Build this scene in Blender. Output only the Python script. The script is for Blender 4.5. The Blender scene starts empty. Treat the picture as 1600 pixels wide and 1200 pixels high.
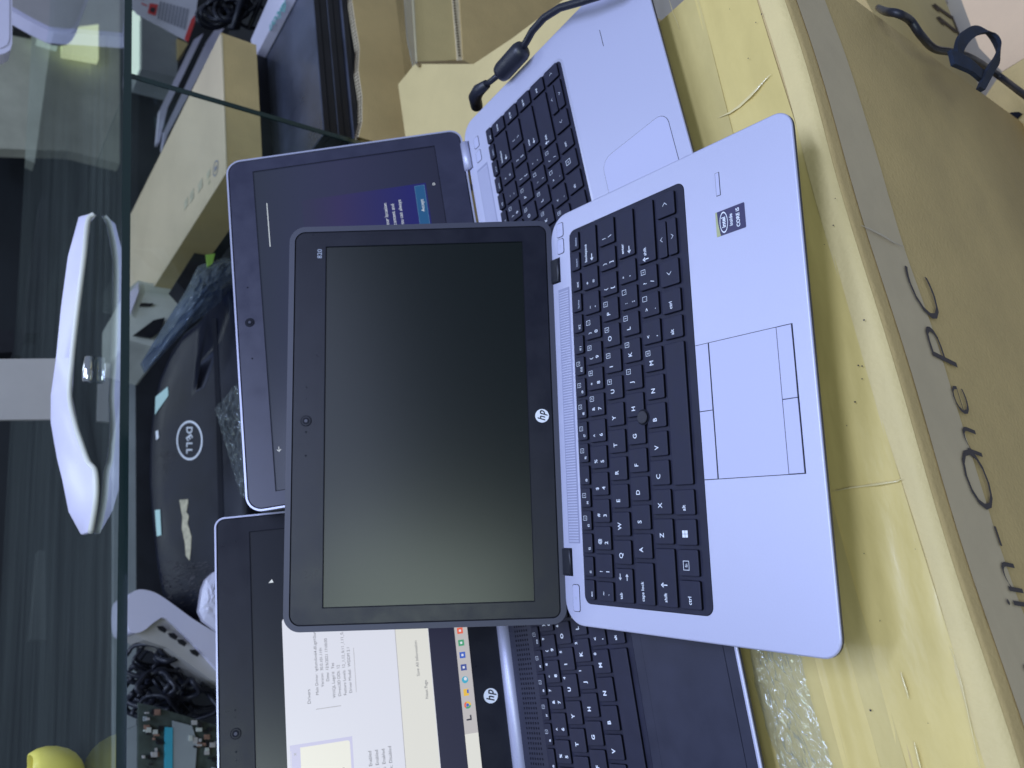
import bpy, bmesh, math, random
from mathutils import Vector, Matrix
R = math.radians
random.seed(7)
SC = bpy.context.scene
COL = SC.collection
# ------------------------------------------------------------------ camera (photo was taken on its side)
F_PX = 1214.99
CAM = Vector((0.0810, -0.2270, 0.3920))
RX = Vector((0.9860347, -0.1474934, 0.0773387)); RD = Vector((-0.0301789, -0.6149421, -0.7879945)); RF = Vector((0.1637829, 0.7746560, -0.6108055))
CAM = Vector((0.0810542, -0.2272763, 0.3917696))
cd = bpy.data.cameras.new('camera'); co = bpy.data.objects.new('camera', cd); COL.objects.link(co)
m = Matrix((RD, RX, -RF)).transposed().to_4x4(); m.translation = CAM
co.matrix_world = m
cd.sensor_fit = 'HORIZONTAL'; cd.sensor_width = 36; cd.lens = 36 * F_PX / 1600
cd.clip_start = .02; cd.clip_end = 100
cd.dof.use_dof = True; cd.dof.focus_distance = .50; cd.dof.aperture_fstop = 11
SC.camera = co
# ------------------------------------------------------------------ light
wd = bpy.data.worlds.new('World'); SC.world = wd; wd.use_nodes = True
bg = wd.node_tree.nodes['Background']; bg.inputs[0].default_value = (.62, .74, 1, 1); bg.inputs[1].default_value = .27
KA = R(10.5); KM = Matrix.Rotation(KA, 4, 'Z'); KI = KM.inverted()
def area(name, loc, target, sx, sy, power, col):
    l = bpy.data.lights.new(name, 'AREA'); l.shape = 'RECTANGLE'; l.size = sx; l.size_y = sy; l.energy = power; l.color = col
    o = bpy.data.objects.new(name, l); COL.objects.link(o)
    loc = KM @ Vector(loc); target = KM @ Vector(target)
    o.location = loc; o.rotation_euler = (target - loc).to_track_quat('-Z', 'Y').to_euler(); return o
area('overhead_light', (.35, -.42, 2.0), (.25, .1, 0), 1.3, .14, 21, (.68, .80, 1.18))
area('overhead_light', (.35, -1.5, 2.3), (.25, .1, 0), 1.5, .35, 5.5, (.70, .80, 1.14))
area('overhead_light', (.45, .38, 2.1), (.25, .1, 0), 1.3, .14, 15, (.66, .79, 1.22))
area('overhead_light', (.9, 1.7, 1.9), (.9, 1.7, 0), 1.6, .3, 12, (.74, .85, .98))  # added fill with no visible source, brightens the wall and shelf behind
area('shop_window_light', (-.60, -1.25, 1.70), (.1, .25, .1), .70, .80, 12.0, (.80, .95, .84))
SC.view_settings.view_transform = 'Standard'; SC.view_settings.look = 'None'
SC.view_settings.exposure = 0; SC.view_settings.gamma = 1
try: SC.view_settings.use_curve_mapping = False
except Exception: pass

# ------------------------------------------------------------------ measuring: photo pixel (1600x1200) to a point on a plane of the cabinet frame
def ray(px, py): return RX * ((600 - py) / F_PX) + RD * ((px - 800) / F_PX) + RF
def onplane(px, py, p, n):
    d = ray(px, py); return CAM + d * ((p - CAM).dot(n) / d.dot(n))
EX = (KM @ Vector((1, 0, 0))); EY = (KM @ Vector((0, 1, 0))); EZ = Vector((0, 0, 1))
def KY(px, py, y): return KI @ onplane(px, py, EY * y, EY)
def KX(px, py, x): return KI @ onplane(px, py, EX * x, EX)
def KZ(px, py, z): return KI @ onplane(px, py, EZ * z, EZ)

# ------------------------------------------------------------------ materials
MATS = {}
def mat(name, col, rough=.5, metal=0, coat=0, spec=.5, noise=0, nscale=30, bump=0, bscale=200, emit=None, estr=1, stretch=None, dark=None, aniso=0):
    if name in MATS: return MATS[name]
    m = bpy.data.materials.new(name); m.use_nodes = True; nt = m.node_tree; N = nt.nodes; L = nt.links
    b = N['Principled BSDF']
    b.inputs['Base Color'].default_value = (*col, 1); b.inputs['Roughness'].default_value = rough
    b.inputs['Metallic'].default_value = metal; b.inputs['Coat Weight'].default_value = coat
    b.inputs['Coat Roughness'].default_value = .15
    b.inputs['Specular IOR Level'].default_value = spec
    tc = N.new('ShaderNodeTexCoord'); src = tc.outputs['Object']
    if stretch:
        mp = N.new('ShaderNodeMapping'); mp.inputs['Scale'].default_value = stretch; L.new(src, mp.inputs[0]); src = mp.outputs[0]
    if noise:
        n = N.new('ShaderNodeTexNoise'); n.inputs['Scale'].default_value = nscale; n.inputs['Detail'].default_value = 6; n.inputs['Roughness'].default_value = .62
        L.new(src, n.inputs['Vector'])
        mr = N.new('ShaderNodeMapRange'); mr.inputs[1].default_value = .3; mr.inputs[2].default_value = .7
        L.new(n.outputs[0], mr.inputs[0])
        mx = N.new('ShaderNodeMix'); mx.data_type = 'RGBA'
        L.new(mr.outputs[0], mx.inputs[0])
        d = dark if dark else tuple(c * (1 - noise) for c in col)
        mx.inputs[6].default_value = (*d, 1); mx.inputs[7].default_value = (*[min(1, c * (1 + noise * .5)) for c in col], 1)
        L.new(mx.outputs[2], b.inputs['Base Color'])
        m2 = N.new('ShaderNodeMapRange'); m2.inputs[1].default_value = .3; m2.inputs[2].default_value = .7
        m2.inputs[3].default_value = max(0.02, rough - .08); m2.inputs[4].default_value = rough + .08
        L.new(n.outputs[0], m2.inputs[0]); L.new(m2.outputs[0], b.inputs['Roughness'])
    if bump:
        n2 = N.new('ShaderNodeTexNoise'); n2.inputs['Scale'].default_value = bscale; n2.inputs['Detail'].default_value = 4; L.new(src, n2.inputs['Vector'])
        bp = N.new('ShaderNodeBump'); bp.inputs['Strength'].default_value = bump; bp.inputs['Distance'].default_value = .002
        L.new(n2.outputs[0], bp.inputs['Height']); L.new(bp.outputs[0], b.inputs['Normal'])
    if emit:
        b.inputs['Emission Color'].default_value = (*emit, 1); b.inputs['Emission Strength'].default_value = estr
    MATS[name] = m; return m
def glassy(name, tint, alpha, rough=.03, bump=0, bscale=60, ior=1.5, smear=0):
    m = bpy.data.materials.new(name); m.use_nodes = True; nt = m.node_tree; N = nt.nodes; L = nt.links
    for n in list(N): N.remove(n)
    out = N.new('ShaderNodeOutputMaterial'); tr = N.new('ShaderNodeBsdfTransparent'); tr.inputs[0].default_value = (*tint, 1)
    gl = N.new('ShaderNodeBsdfGlossy'); gl.inputs['Roughness'].default_value = rough; gl.inputs[0].default_value = (.9, .97, 1, 1)
    df = N.new('ShaderNodeBsdfDiffuse'); df.inputs[0].default_value = (.42, .50, .46, 1) if smear else (.5, .58, .6, 1)
    fr = N.new('ShaderNodeFresnel'); fr.inputs[0].default_value = ior
    m1 = N.new('ShaderNodeMixShader'); m2 = N.new('ShaderNodeMixShader'); m2.inputs[0].default_value = alpha
    ge = N.new('ShaderNodeNewGeometry'); sb = N.new('ShaderNodeMath'); sb.operation = 'SUBTRACT'; sb.inputs[0].default_value = 1; mu = N.new('ShaderNodeMath'); mu.operation = 'MULTIPLY'
    L.new(ge.outputs['Backfacing'], sb.inputs[1]); L.new(sb.outputs[0], mu.inputs[0]); L.new(fr.outputs[0], mu.inputs[1])   # the far face of a pane does not mirror from inside
    L.new(mu.outputs[0], m1.inputs[0]); L.new(tr.outputs[0], m1.inputs[1]); L.new(gl.outputs[0], m1.inputs[2])
    L.new(m1.outputs[0], m2.inputs[1]); L.new(df.outputs[0], m2.inputs[2]); L.new(m2.outputs[0], out.inputs[0])
    if smear:      # wiped dust streaks on the pane
        tc = N.new('ShaderNodeTexCoord'); mp = N.new('ShaderNodeMapping'); mp.inputs['Scale'].default_value = (1.2, 14, 3); mp.inputs['Rotation'].default_value = (0, 0, .06)
        nz = N.new('ShaderNodeTexNoise'); nz.inputs['Scale'].default_value = 1.4; nz.inputs['Detail'].default_value = 9; nz.inputs['Roughness'].default_value = .7; nz.inputs['Distortion'].default_value = .1
        mr = N.new('ShaderNodeMapRange'); mr.inputs[1].default_value = .38; mr.inputs[2].default_value = .78; mr.inputs[3].default_value = .01; mr.inputs[4].default_value = smear
        L.new(tc.outputs['Object'], mp.inputs[0]); L.new(mp.outputs[0], nz.inputs['Vector']); L.new(nz.outputs[0], mr.inputs[0]); L.new(mr.outputs[0], m2.inputs[0])
    if bump:
        n2 = N.new('ShaderNodeTexNoise'); n2.inputs['Scale'].default_value = bscale; n2.inputs['Detail'].default_value = 5
        tc = N.new('ShaderNodeTexCoord'); L.new(tc.outputs['Object'], n2.inputs['Vector'])
        bp = N.new('ShaderNodeBump'); bp.inputs['Strength'].default_value = bump; bp.inputs['Distance'].default_value = .01
        L.new(n2.outputs[0], bp.inputs['Height'])
        for s in (gl, df, fr): L.new(bp.outputs[0], s.inputs['Normal'])
    MATS[name] = m; return m
mat('silver', (.50, .51, .69), .40, .3, noise=.03, nscale=900, bump=.05, bscale=2500)
mat('silver_edge', (.55, .56, .74), .3, .5)
mat('under', (.05, .048, .06), .5)
mat('groove', (.006, .007, .014), .6, spec=.15)
mat('silver_button', (.48, .49, .69), .42, .15)
mat('grille', (.30, .31, .46), .5, .15)
mat('frame_black', (.022, .023, .044), .5, spec=.22, noise=.25, nscale=60)
mat('key_top', (.023, .024, .046), .5, spec=.22, noise=.12, nscale=120, bump=.05, bscale=2000)
mat('key_side', (.002, .002, .004), .6, spec=.2)
mat('deck_c', (.024, .026, .050), .45, spec=.4, noise=.15, nscale=40)
mat('legend', (.72, .76, .85), .5)
mat('legend_dim', (.38, .42, .52), .5)
mat('bezel', (.009, .010, .020), .34, spec=.28, noise=.15, nscale=40, bump=.04, bscale=3000)
mat('bezel_b', (.028, .029, .060), .38, spec=.6, noise=.12, nscale=40)
mat('rim_rubber', (.040, .042, .068), .5)
mat('lens', (.003, .003, .006), .3)
mat('hinge_black', (.02, .022, .032), .3, .3)
mat('panel_off', (.002, .005, .005), .25, coat=0, spec=.40)
mat('white_print', (.8, .83, .9), .5)
mat('card_grey', (.66, .54, .37), .7, noise=.06, nscale=9, bump=.2, bscale=350)
mat('card', (.60, .45, .205), .75, noise=.12, nscale=14, bump=.25, bscale=350)
mat('card_pale', (.66, .53, .25), .7, noise=.10, nscale=9, bump=.25, bscale=350)
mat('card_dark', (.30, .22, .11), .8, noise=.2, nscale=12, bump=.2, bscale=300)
mat('card_flute', (.72, .62, .42), .9, noise=.25, nscale=260)
mat('tape_yellow', (.66, .52, .19), .36, coat=.25, noise=.10, nscale=11, bump=.5, bscale=22, stretch=(1, 2.5, 1))
mat('tape_grey', (.60, .50, .34), .5, spec=.25, noise=.10, nscale=14, bump=.4, bscale=24)
mat('ink', (.028, .022, .03), .45)
mat('ink_brown', (.09, .06, .035), .7)
mat('black_plastic', (.012, .013, .018), .35, noise=.3, nscale=18)
mat('lid_black', (.010, .012, .024), .36, spec=.25, noise=.35, nscale=14)
mat('black_gloss', (.075, .085, .125), .33, coat=.2, noise=.5, nscale=7)  # base colour raised to stand in for a lit wall mirrored in the lid
mat('stick', (.05, .05, .065), .8, bump=.8, bscale=1500)
mat('crease_glint', (.72, .60, .30), .2, coat=1)
mat('dash', (.74, .66, .48), .8)
mat('crease_dim', (.56, .49, .38), .35)
mat('cable', (.016, .018, .030), .42, noise=.2, nscale=50)
mat('velcro', (.012, .024, .055), .85, noise=.5, nscale=120, bump=.8, bscale=900)
mat('white_plastic', (.68, .66, .82), .35, noise=.04, nscale=10)
mat('grey_plastic', (.44, .42, .40), .4, noise=.08, nscale=12)
mat('cream_plastic', (.52, .54, .48), .5, noise=.15, nscale=14)
mat('chrome', (.8, .82, .85), .1, 1)
mat('yellow', (.78, .70, .14), .4, noise=.1, nscale=20)
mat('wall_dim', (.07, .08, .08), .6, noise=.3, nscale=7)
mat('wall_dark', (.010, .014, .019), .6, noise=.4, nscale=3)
mat('wall_grey', (.46, .47, .38), .6, noise=.25, nscale=6)
mat('shop_floor', (.42, .38, .32), .5, noise=.1, nscale=4)
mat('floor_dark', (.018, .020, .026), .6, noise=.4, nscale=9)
mat('pale_grey', (.30, .33, .34), .5, noise=.2, nscale=8)
mat('window_lit', (.6, .7, .4), .5, emit=(.85, .95, .55), estr=.95)
mat('pale_green_glow', (.5, .6, .5), .5, emit=(.55, .72, .66), estr=.8)
mat('glass_edge', (.004, .022, .020), .12, coat=1)
mat('red', (.6, .05, .05), .5); mat('teal', (.05, .42, .40), .5); mat('pcb', (.06, .08, .07), .5, noise=.5, nscale=60)
mat('cyan_strip', (.05, .38, .50), .4); mat('leaf', (.22, .40, .06), .6); mat('leaflet', (.58, .58, .66), .6, noise=.08, nscale=20)
mat('grey_print', (.26, .27, .33), .6); mat('copper', (.30, .17, .12), .5, noise=.5, nscale=80)
mat('sticker_purple', (.035, .03, .10), .3, coat=.6); mat('sticker_gold', (.42, .44, .25), .35, .4)
mat('masking', (.55, .50, .36), .8, noise=.4, nscale=120); mat('label_mint', (.45, .66, .62), .5)
mat('dust', (.08, .075, .085), .9, noise=.8, nscale=90)
mat('wood_blond', (.36, .27, .10), .6)
glassy('glass', (.94, .955, .94), .0, .01, ior=1.52, smear=.07)
glassy('glass_clear', (.965, .98, .965), .0, .01, ior=1.33, smear=.05)
glassy('clear_film', (.93, .94, .96), .10, .07, bump=.6, bscale=60, ior=1.9)
glassy('blue_film', (.45, .52, .70), .12, .12, bump=1, bscale=40)
def screen_mat(name, stops, axis='X', scale=1, strength=1.0):
    m = mat(name, (.01, .01, .015), .2); nt = m.node_tree; N = nt.nodes; L = nt.links; b = N['Principled BSDF']
    tc = N.new('ShaderNodeTexCoord'); sp = N.new('ShaderNodeSeparateXYZ'); L.new(tc.outputs['Object'], sp.inputs[0])
    cr = N.new('ShaderNodeValToRGB'); mr = N.new('ShaderNodeMapRange'); mr.inputs[1].default_value = 0; mr.inputs[2].default_value = scale
    L.new(sp.outputs[axis], mr.inputs[0]); L.new(mr.outputs[0], cr.inputs[0])
    el = cr.color_ramp.elements
    while len(el) > 1: el.remove(el[-1])
    el[0].position = stops[0][0]; el[0].color = (*stops[0][1], 1)
    for p, c in stops[1:]:
        e = el.new(p); e.color = (*c, 1)
    L.new(cr.outputs[0], b.inputs['Emission Color']); b.inputs['Emission Strength'].default_value = strength
    return m
def flat_emit(name, c, s=1.0): return mat(name, tuple(min(.02, x) for x in c), .25, emit=c, estr=s)

# ------------------------------------------------------------------ mesh builder
TXT = {}
def text_geo(s, bold=0.0):
    k = (s, bold)
    if k not in TXT:
        cu = bpy.data.curves.new('t', 'FONT'); cu.body = s; cu.size = 1; cu.resolution_u = 3; cu.offset = bold
        o = bpy.data.objects.new('t', cu); me = bpy.data.meshes.new_from_object(o)
        vs = [(v.co.x, v.co.y) for v in me.vertices]; fs = [tuple(p.vertices) for p in me.polygons]
        bpy.data.objects.remove(o); bpy.data.curves.remove(cu); bpy.data.meshes.remove(me)
        if vs:
            x0 = min(v[0] for v in vs); x1 = max(v[0] for v in vs)
        else: x0 = x1 = 0
        TXT[k] = (vs, fs, x0, x1)
    return TXT[k]
def rrect(x0, y0, x1, y1, r, n=5):
    rr = r if isinstance(r, (tuple, list)) else (r,) * 4     # corner radii: x0y0, x1y0, x1y1, x0y1
    out = []
    for (cx, cy, a0, q) in ((x0, y0, 180, rr[0]), (x1, y0, 270, rr[1]), (x1, y1, 0, rr[2]), (x0, y1, 90, rr[3])):
        ax = cx + (q if cx == x0 else -q); ay = cy + (q if cy == y0 else -q)
        if q <= 0: out += [(cx, cy)] * (n + 1); continue
        for i in range(n + 1):
            a = R(a0 + 90 * i / n); out.append((ax + q * math.cos(a), ay + q * math.sin(a)))
    return out
def dedupe(p):
    o = []
    for q in p:
        if not o or (abs(q[0] - o[-1][0]) + abs(q[1] - o[-1][1])) > 1e-7: o.append(q)
    if len(o) > 1 and abs(o[0][0] - o[-1][0]) + abs(o[0][1] - o[-1][1]) < 1e-7: o.pop()
    return o
def inset(p, d):
    n = len(p); out = []
    for i in range(n):
        a = Vector(p[i - 1]); b = Vector(p[i]); c = Vector(p[(i + 1) % n])
        e1 = (b - a).normalized(); e2 = (c - b).normalized()
        n1 = Vector((-e1.y, e1.x)); n2 = Vector((-e2.y, e2.x)); k = n1 + n2
        k = k / max(.35, k.dot(n1)) if k.length > 1e-6 else n1
        out.append((b.x + k.x * d, b.y + k.y * d))
    return out
class MB:
    def __init__(s): s.v = []; s.f = []; s.m = []; s.mats = []; s.sm = []; s.X = Matrix.Identity(4)
    def mi(s, name):
        if name not in s.mats: s.mats.append(name)
        return s.mats.index(name)
    def add(s, vs, fs, mt, smooth=False):
        b = len(s.v); s.v += [tuple(s.X @ Vector(v)) for v in vs]; k = s.mi(mt)
        for f in fs: s.f.append([b + i for i in f]); s.m.append(k); s.sm.append(smooth)
    def slab(s, pts, z0, z1, mt, bev=0, side=None, botbev=0, seg=2, lip=None):
        pts = dedupe(pts); n = len(pts)
        rings = []
        if lip: rings.append((botbev, z0)); rings.append((0, z1 - lip))
        elif botbev: rings.append((botbev, z0)); rings.append((0, z0 + botbev))
        else: rings.append((0, z0))
        if bev:
            for i in range(seg + 1):
                a = R(90 * i / seg); rings.append((bev * (1 - math.cos(a)), z1 - bev + bev * math.sin(a)))
        else: rings.append((0, z1))
        vs = []
        for d, z in rings:
            q = inset(pts, d) if d else pts
            vs += [(x, y, z) for x, y in q]
        side = side or mt
        fs = []
        for k in range(len(rings) - 1):
            for i in range(n):
                j = (i + 1) % n; fs.append([k * n + i, k * n + j, (k + 1) * n + j, (k + 1) * n + i])
        nb = (len(rings) - 1 - (seg if bev else 0)) * n
        s.add(vs, fs[:nb], side); b = len(s.v) - len(vs)
        ks = s.mi(mt)
        for f in fs[nb:]: s.f.append([b + i for i in f]); s.m.append(ks); s.sm.append(bool(bev))
        top = [b + (len(rings) - 1) * n + i for i in range(n)]; s.f.append(top); s.m.append(ks); s.sm.append(False)
        bot = [b + i for i in range(n)][::-1]; s.f.append(bot); s.m.append(s.mi(side)); s.sm.append(False)
    def box(s, x0, y0, z0, x1, y1, z1, mt, bev=0, side=None): s.slab([(x0, y0), (x1, y0), (x1, y1), (x0, y1)], z0, z1, mt, bev, side)
    def sheet(s, pts, z, mt): s.add([(x, y, z) for x, y in dedupe(pts)], [list(range(len(dedupe(pts))))], mt)
    def frame(s, outer, ix0, iy0, ix1, iy1, z, depth, mt, n=5):
        N = len(outer); q = N // 4
        inn = [(ix0, iy0)] * q + [(ix1, iy0)] * q + [(ix1, iy1)] * q + [(ix0, iy1)] * q
        vs = [(x, y, z) for x, y in outer]; cs = [(ix0, iy0), (ix1, iy0), (ix1, iy1), (ix0, iy1)]
        vs += [(x, y, z) for x, y in cs] + [(x, y, z - depth) for x, y in cs]
        fs = []
        for i in range(N):
            a = i // q; b = ((i + 1) % N) // q; j = (i + 1) % N
            if a == b: fs.append([i, j, N + a])
            else: fs.append([i, j, N + b, N + a])
        for a in range(4):
            b = (a + 1) % 4; fs.append([N + a, N + b, N + 4 + b, N + 4 + a])
        s.add(vs, fs, mt)
    def prism(s, P, d, mt, side=None):
        P = [Vector(p) for p in P]; d = Vector(d); n = len(P)
        s.add([tuple(p) for p in P], [list(range(n))], mt)
        b = len(s.v)
        s.add([tuple(p) for p in P] + [tuple(p + d) for p in P], [[i, (i + 1) % n, n + (i + 1) % n, n + i] for i in range(n)] + [[n + i for i in range(n)][::-1]], side or mt)
    def tube(s, path, r, mt, n=10, closed=False):
        path = [Vector(p) for p in path]; rs = r if isinstance(r, (list, tuple)) else [r] * len(path)
        vs = []; up = Vector((0, 0, 1)); L = len(path); prev = None
        for i, p in enumerate(path):
            t = (path[(i + 1) % L] - path[i - 1]) if closed else (path[min(i + 1, L - 1)] - path[max(i - 1, 0)])
            t.normalize()
            a = prev if prev else (up if abs(t.dot(up)) < .9 else Vector((1, 0, 0)))
            b = t.cross(a).normalized(); a = b.cross(t).normalized(); prev = a
            for k in range(n):
                g = 2 * math.pi * k / n; vs.append(tuple(p + (a * math.cos(g) + b * math.sin(g)) * rs[i]))
        fs = []
        for i in range(L if closed else L - 1):
            j = (i + 1) % L
            for k in range(n): fs.append([i * n + k, i * n + (k + 1) % n, j * n + (k + 1) % n, j * n + k])
        if not closed: fs.append(list(range(n))[::-1]); fs.append([(L - 1) * n + k for k in range(n)])
        s.add(vs, fs, mt, True)
    def text(s, t, x, y, z, size, mt, align='L', bold=0.0, shear=0, rot=0, sx=1):
        vs, fs, x0, x1 = text_geo(t, bold)
        if not vs: return
        ox = {'L': -x0, 'C': -(x0 + x1) / 2, 'R': -x1}[align]; ca, sa = math.cos(R(rot)), math.sin(R(rot)); o = []
        for a, b in vs:
            a = (a + ox) * size * sx + b * size * shear; b = b * size
            o.append((x + a * ca - b * sa, y + a * sa + b * ca, z))
        s.add(o, fs, mt)
    def disc(s, x, y, z, r, mt, n=28, h=0):
        if h: s.slab([(x + r * math.cos(2 * math.pi * i / n), y + r * math.sin(2 * math.pi * i / n)) for i in range(n)], z, z + h, mt)
        else: s.sheet([(x + r * math.cos(2 * math.pi * i / n), y + r * math.sin(2 * math.pi * i / n)) for i in range(n)], z, mt)
    def ring(s, x, y, z, r0, r1, mt, n=32, ex=1, a0=0, a1=360):
        vs = []; fs = []; full = (a1 - a0) == 360; k = n if full else n + 1
        for i in range(k):
            a = R(a0 + (a1 - a0) * i / n); vs += [(x + r0 * ex * math.cos(a), y + r0 * math.sin(a), z), (x + r1 * ex * math.cos(a), y + r1 * math.sin(a), z)]
        for i in range(n):
            j = (i + 1) % k; fs.append([2 * i, 2 * i + 1, 2 * j + 1, 2 * j])
        s.add(vs, fs, mt)
    def rect_line(s, x0, y0, x1, y1, w, z, mt):
        s.sheet([(x0, y0), (x1, y0), (x1, y0 + w), (x0, y0 + w)], z, mt); s.sheet([(x0, y1 - w), (x1, y1 - w), (x1, y1), (x0, y1)], z, mt)
        s.sheet([(x0, y0), (x0 + w, y0), (x0 + w, y1), (x0, y1)], z + 2e-5, mt); s.sheet([(x1 - w, y0), (x1, y0), (x1, y1), (x1 - w, y1)], z + 2e-5, mt)
    def build(s, name, parent=None, smooth=False, recalc=False, bevel=0, subdiv=0, origin=None):
        me = bpy.data.meshes.new(name)
        ov = Vector(origin) if origin is not None else None
        me.from_pydata([tuple(Vector(v) - ov) for v in s.v] if ov else s.v, [], s.f)
        for k in s.mats: me.materials.append(MATS[k])
        me.polygons.foreach_set('material_index', s.m)
        me.polygons.foreach_set('use_smooth', [True] * len(s.f) if smooth else s.sm)
        if recalc:
            bm = bmesh.new(); bm.from_mesh(me); bmesh.ops.recalc_face_normals(bm, faces=bm.faces); bm.to_mesh(me); bm.free()
        me.update()
        o = bpy.data.objects.new(name, me); COL.objects.link(o)
        if ov: o.location = ov
        if parent: o.parent = parent
        if bevel:
            b = o.modifiers.new('b', 'BEVEL'); b.width = bevel; b.segments = 2; b.limit_method = 'ANGLE'; b.angle_limit = R(40)
        if subdiv:
            b = o.modifiers.new('s', 'SUBSURF'); b.levels = subdiv; b.render_levels = subdiv
        return o
def tag(o, label, cat, group=None, kind=None):
    if label: o['label'] = label
    if cat: o['category'] = cat
    if group: o['group'] = group
    if kind: o['kind'] = kind
    return o
def empty(name, label, cat, M=None, group=None):
    o = bpy.data.objects.new(name, None); COL.objects.link(o); o.empty_display_size = .05
    if M is not None: o.matrix_world = M
    return tag(o, label, cat, group)
def placed(mb, name, label, cat, group=None, kind=None, **kw):
    """a thing of one mesh given in cabinet coordinates"""
    xs = [v[0] for v in mb.v]; ys = [v[1] for v in mb.v]; zs = [v[2] for v in mb.v]
    org = Vector(((min(xs) + max(xs)) / 2, (min(ys) + max(ys)) / 2, min(zs)))
    o = mb.build(name, origin=org, **kw); o.matrix_world = KM @ Matrix.Translation(org); return tag(o, label, cat, group, kind)
def kroot(name, label, cat, at, group=None): return empty(name, label, cat, KM @ Matrix.Translation(Vector(at)), group)
def part(mb, name, root_at, parent, **kw):
    mb2 = mb; a = Vector(root_at); mb2.v = [tuple(Vector(v) - a) for v in mb2.v]
    return mb2.build(name, parent, **kw)

# ================================================================== SETTING: the shop behind and below
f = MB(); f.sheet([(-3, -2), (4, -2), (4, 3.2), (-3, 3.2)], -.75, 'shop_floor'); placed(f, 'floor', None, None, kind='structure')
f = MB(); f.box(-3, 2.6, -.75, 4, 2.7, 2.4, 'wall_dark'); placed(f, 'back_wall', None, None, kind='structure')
# ================================================================== LAPTOPS
def ringloop(mb, outer, inner, z, mt, wall=0):
    n = len(outer); mb.add([(x, y, z) for x, y in outer] + [(x, y, z) for x, y in inner], [[i, (i + 1) % n, n + (i + 1) % n, n + i] for i in range(n)], mt)
    if wall: mb.add([(x, y, z) for x, y in inner] + [(x, y, z - wall) for x, y in inner], [[i, (i + 1) % n, n + (i + 1) % n, n + i] for i in range(n)], mt)
def boxed(mb, s, x, y, z, h, mt='legend'):
    w = h * (.9 if len(s) < 2 else .62 * len(s)); mb.rect_line(x - w / 2, y - h / 2, x + w / 2, y + h / 2, h * .07, z, mt)
    mb.text(s, x, y - h * .24, z, h * .66, mt, 'C')
def key(kb, x0, y0, x1, y1, leg, st, cut=None):
    """one keycap with its printed legend; leg = list of (text, u, v, size, flag)"""
    k = MB(); z0, z1 = .0003, st['h']; x1 -= 0; pts = rrect(x0, y0, x1, y1, .0011, 3)
    k.slab(pts, z0, z1, 'key_top', .0005, 'key_side')
    w = x1 - x0; h = y1 - y0; z = z1 + .00006
    for t, u, v, s, fl in leg:
        x = x0 + u * w if u < 1 else x0 + u * .001; y = y0 + v * h
        if fl == 'box': boxed(k, t, x, y, z, s)
        elif fl == 'dim': k.text(t, x, y, z, s, 'legend_dim', 'L', st['bold'])
        elif fl == 'win':
            for a in (0, 1):
                for b in (0, 1): k.sheet([(x + a * s * .54, y + b * s * .54 - a * 0), (x + a * s * .54 + s * .48, y + b * s * .54), (x + a * s * .54 + s * .48, y + b * s * .54 + s * .48), (x + a * s * .54, y + b * s * .54 + s * .48)], z, 'legend')
        elif fl == 'arrow':     # t = direction
            d = {'<': 180, '>': 0, '^': 90, 'v': 270}[t]; c, q = math.cos(R(d)), math.sin(R(d)); q2 = []
            for a, b in ((-.2, .5), (.3, 0), (-.2, -.5), (-.08, -.5), (.44, 0), (-.08, .5)): q2.append((x + (a * c - b * q) * s, y + (a * q + b * c) * s))
            k.add([(a, b, z) for a, b in q2], [[0, 1, 4, 5], [1, 2, 3, 4]], 'legend')
        elif fl == 'sarrow':
            d = {'<': 180, '>': 0, '^': 90}[t]; c, q = math.cos(R(d)), math.sin(R(d)); g = lambda a, b: (x + (a * c - b * q) * s, y + (a * q + b * c) * s, z)
            k.add([g(-.5, .06), g(-.5, -.06), g(.3, -.06), g(.3, .06)], [[0, 1, 2, 3]], 'legend'); k.add([g(.1, .32), g(.5, 0), g(.1, -.32)], [[0, 1, 2]], 'legend')
        else: k.text(t, x, y, z, s, 'legend', 'L', st['bold'])
    cx, cy = (x0 + x1) / 2, (y0 + y1) / 2
    for i, v in enumerate(k.v): k.v[i] = (v[0] - cx, v[1] - cy, v[2])
    o = k.build('key', kb); o.location = (cx, cy, 0); return o
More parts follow.
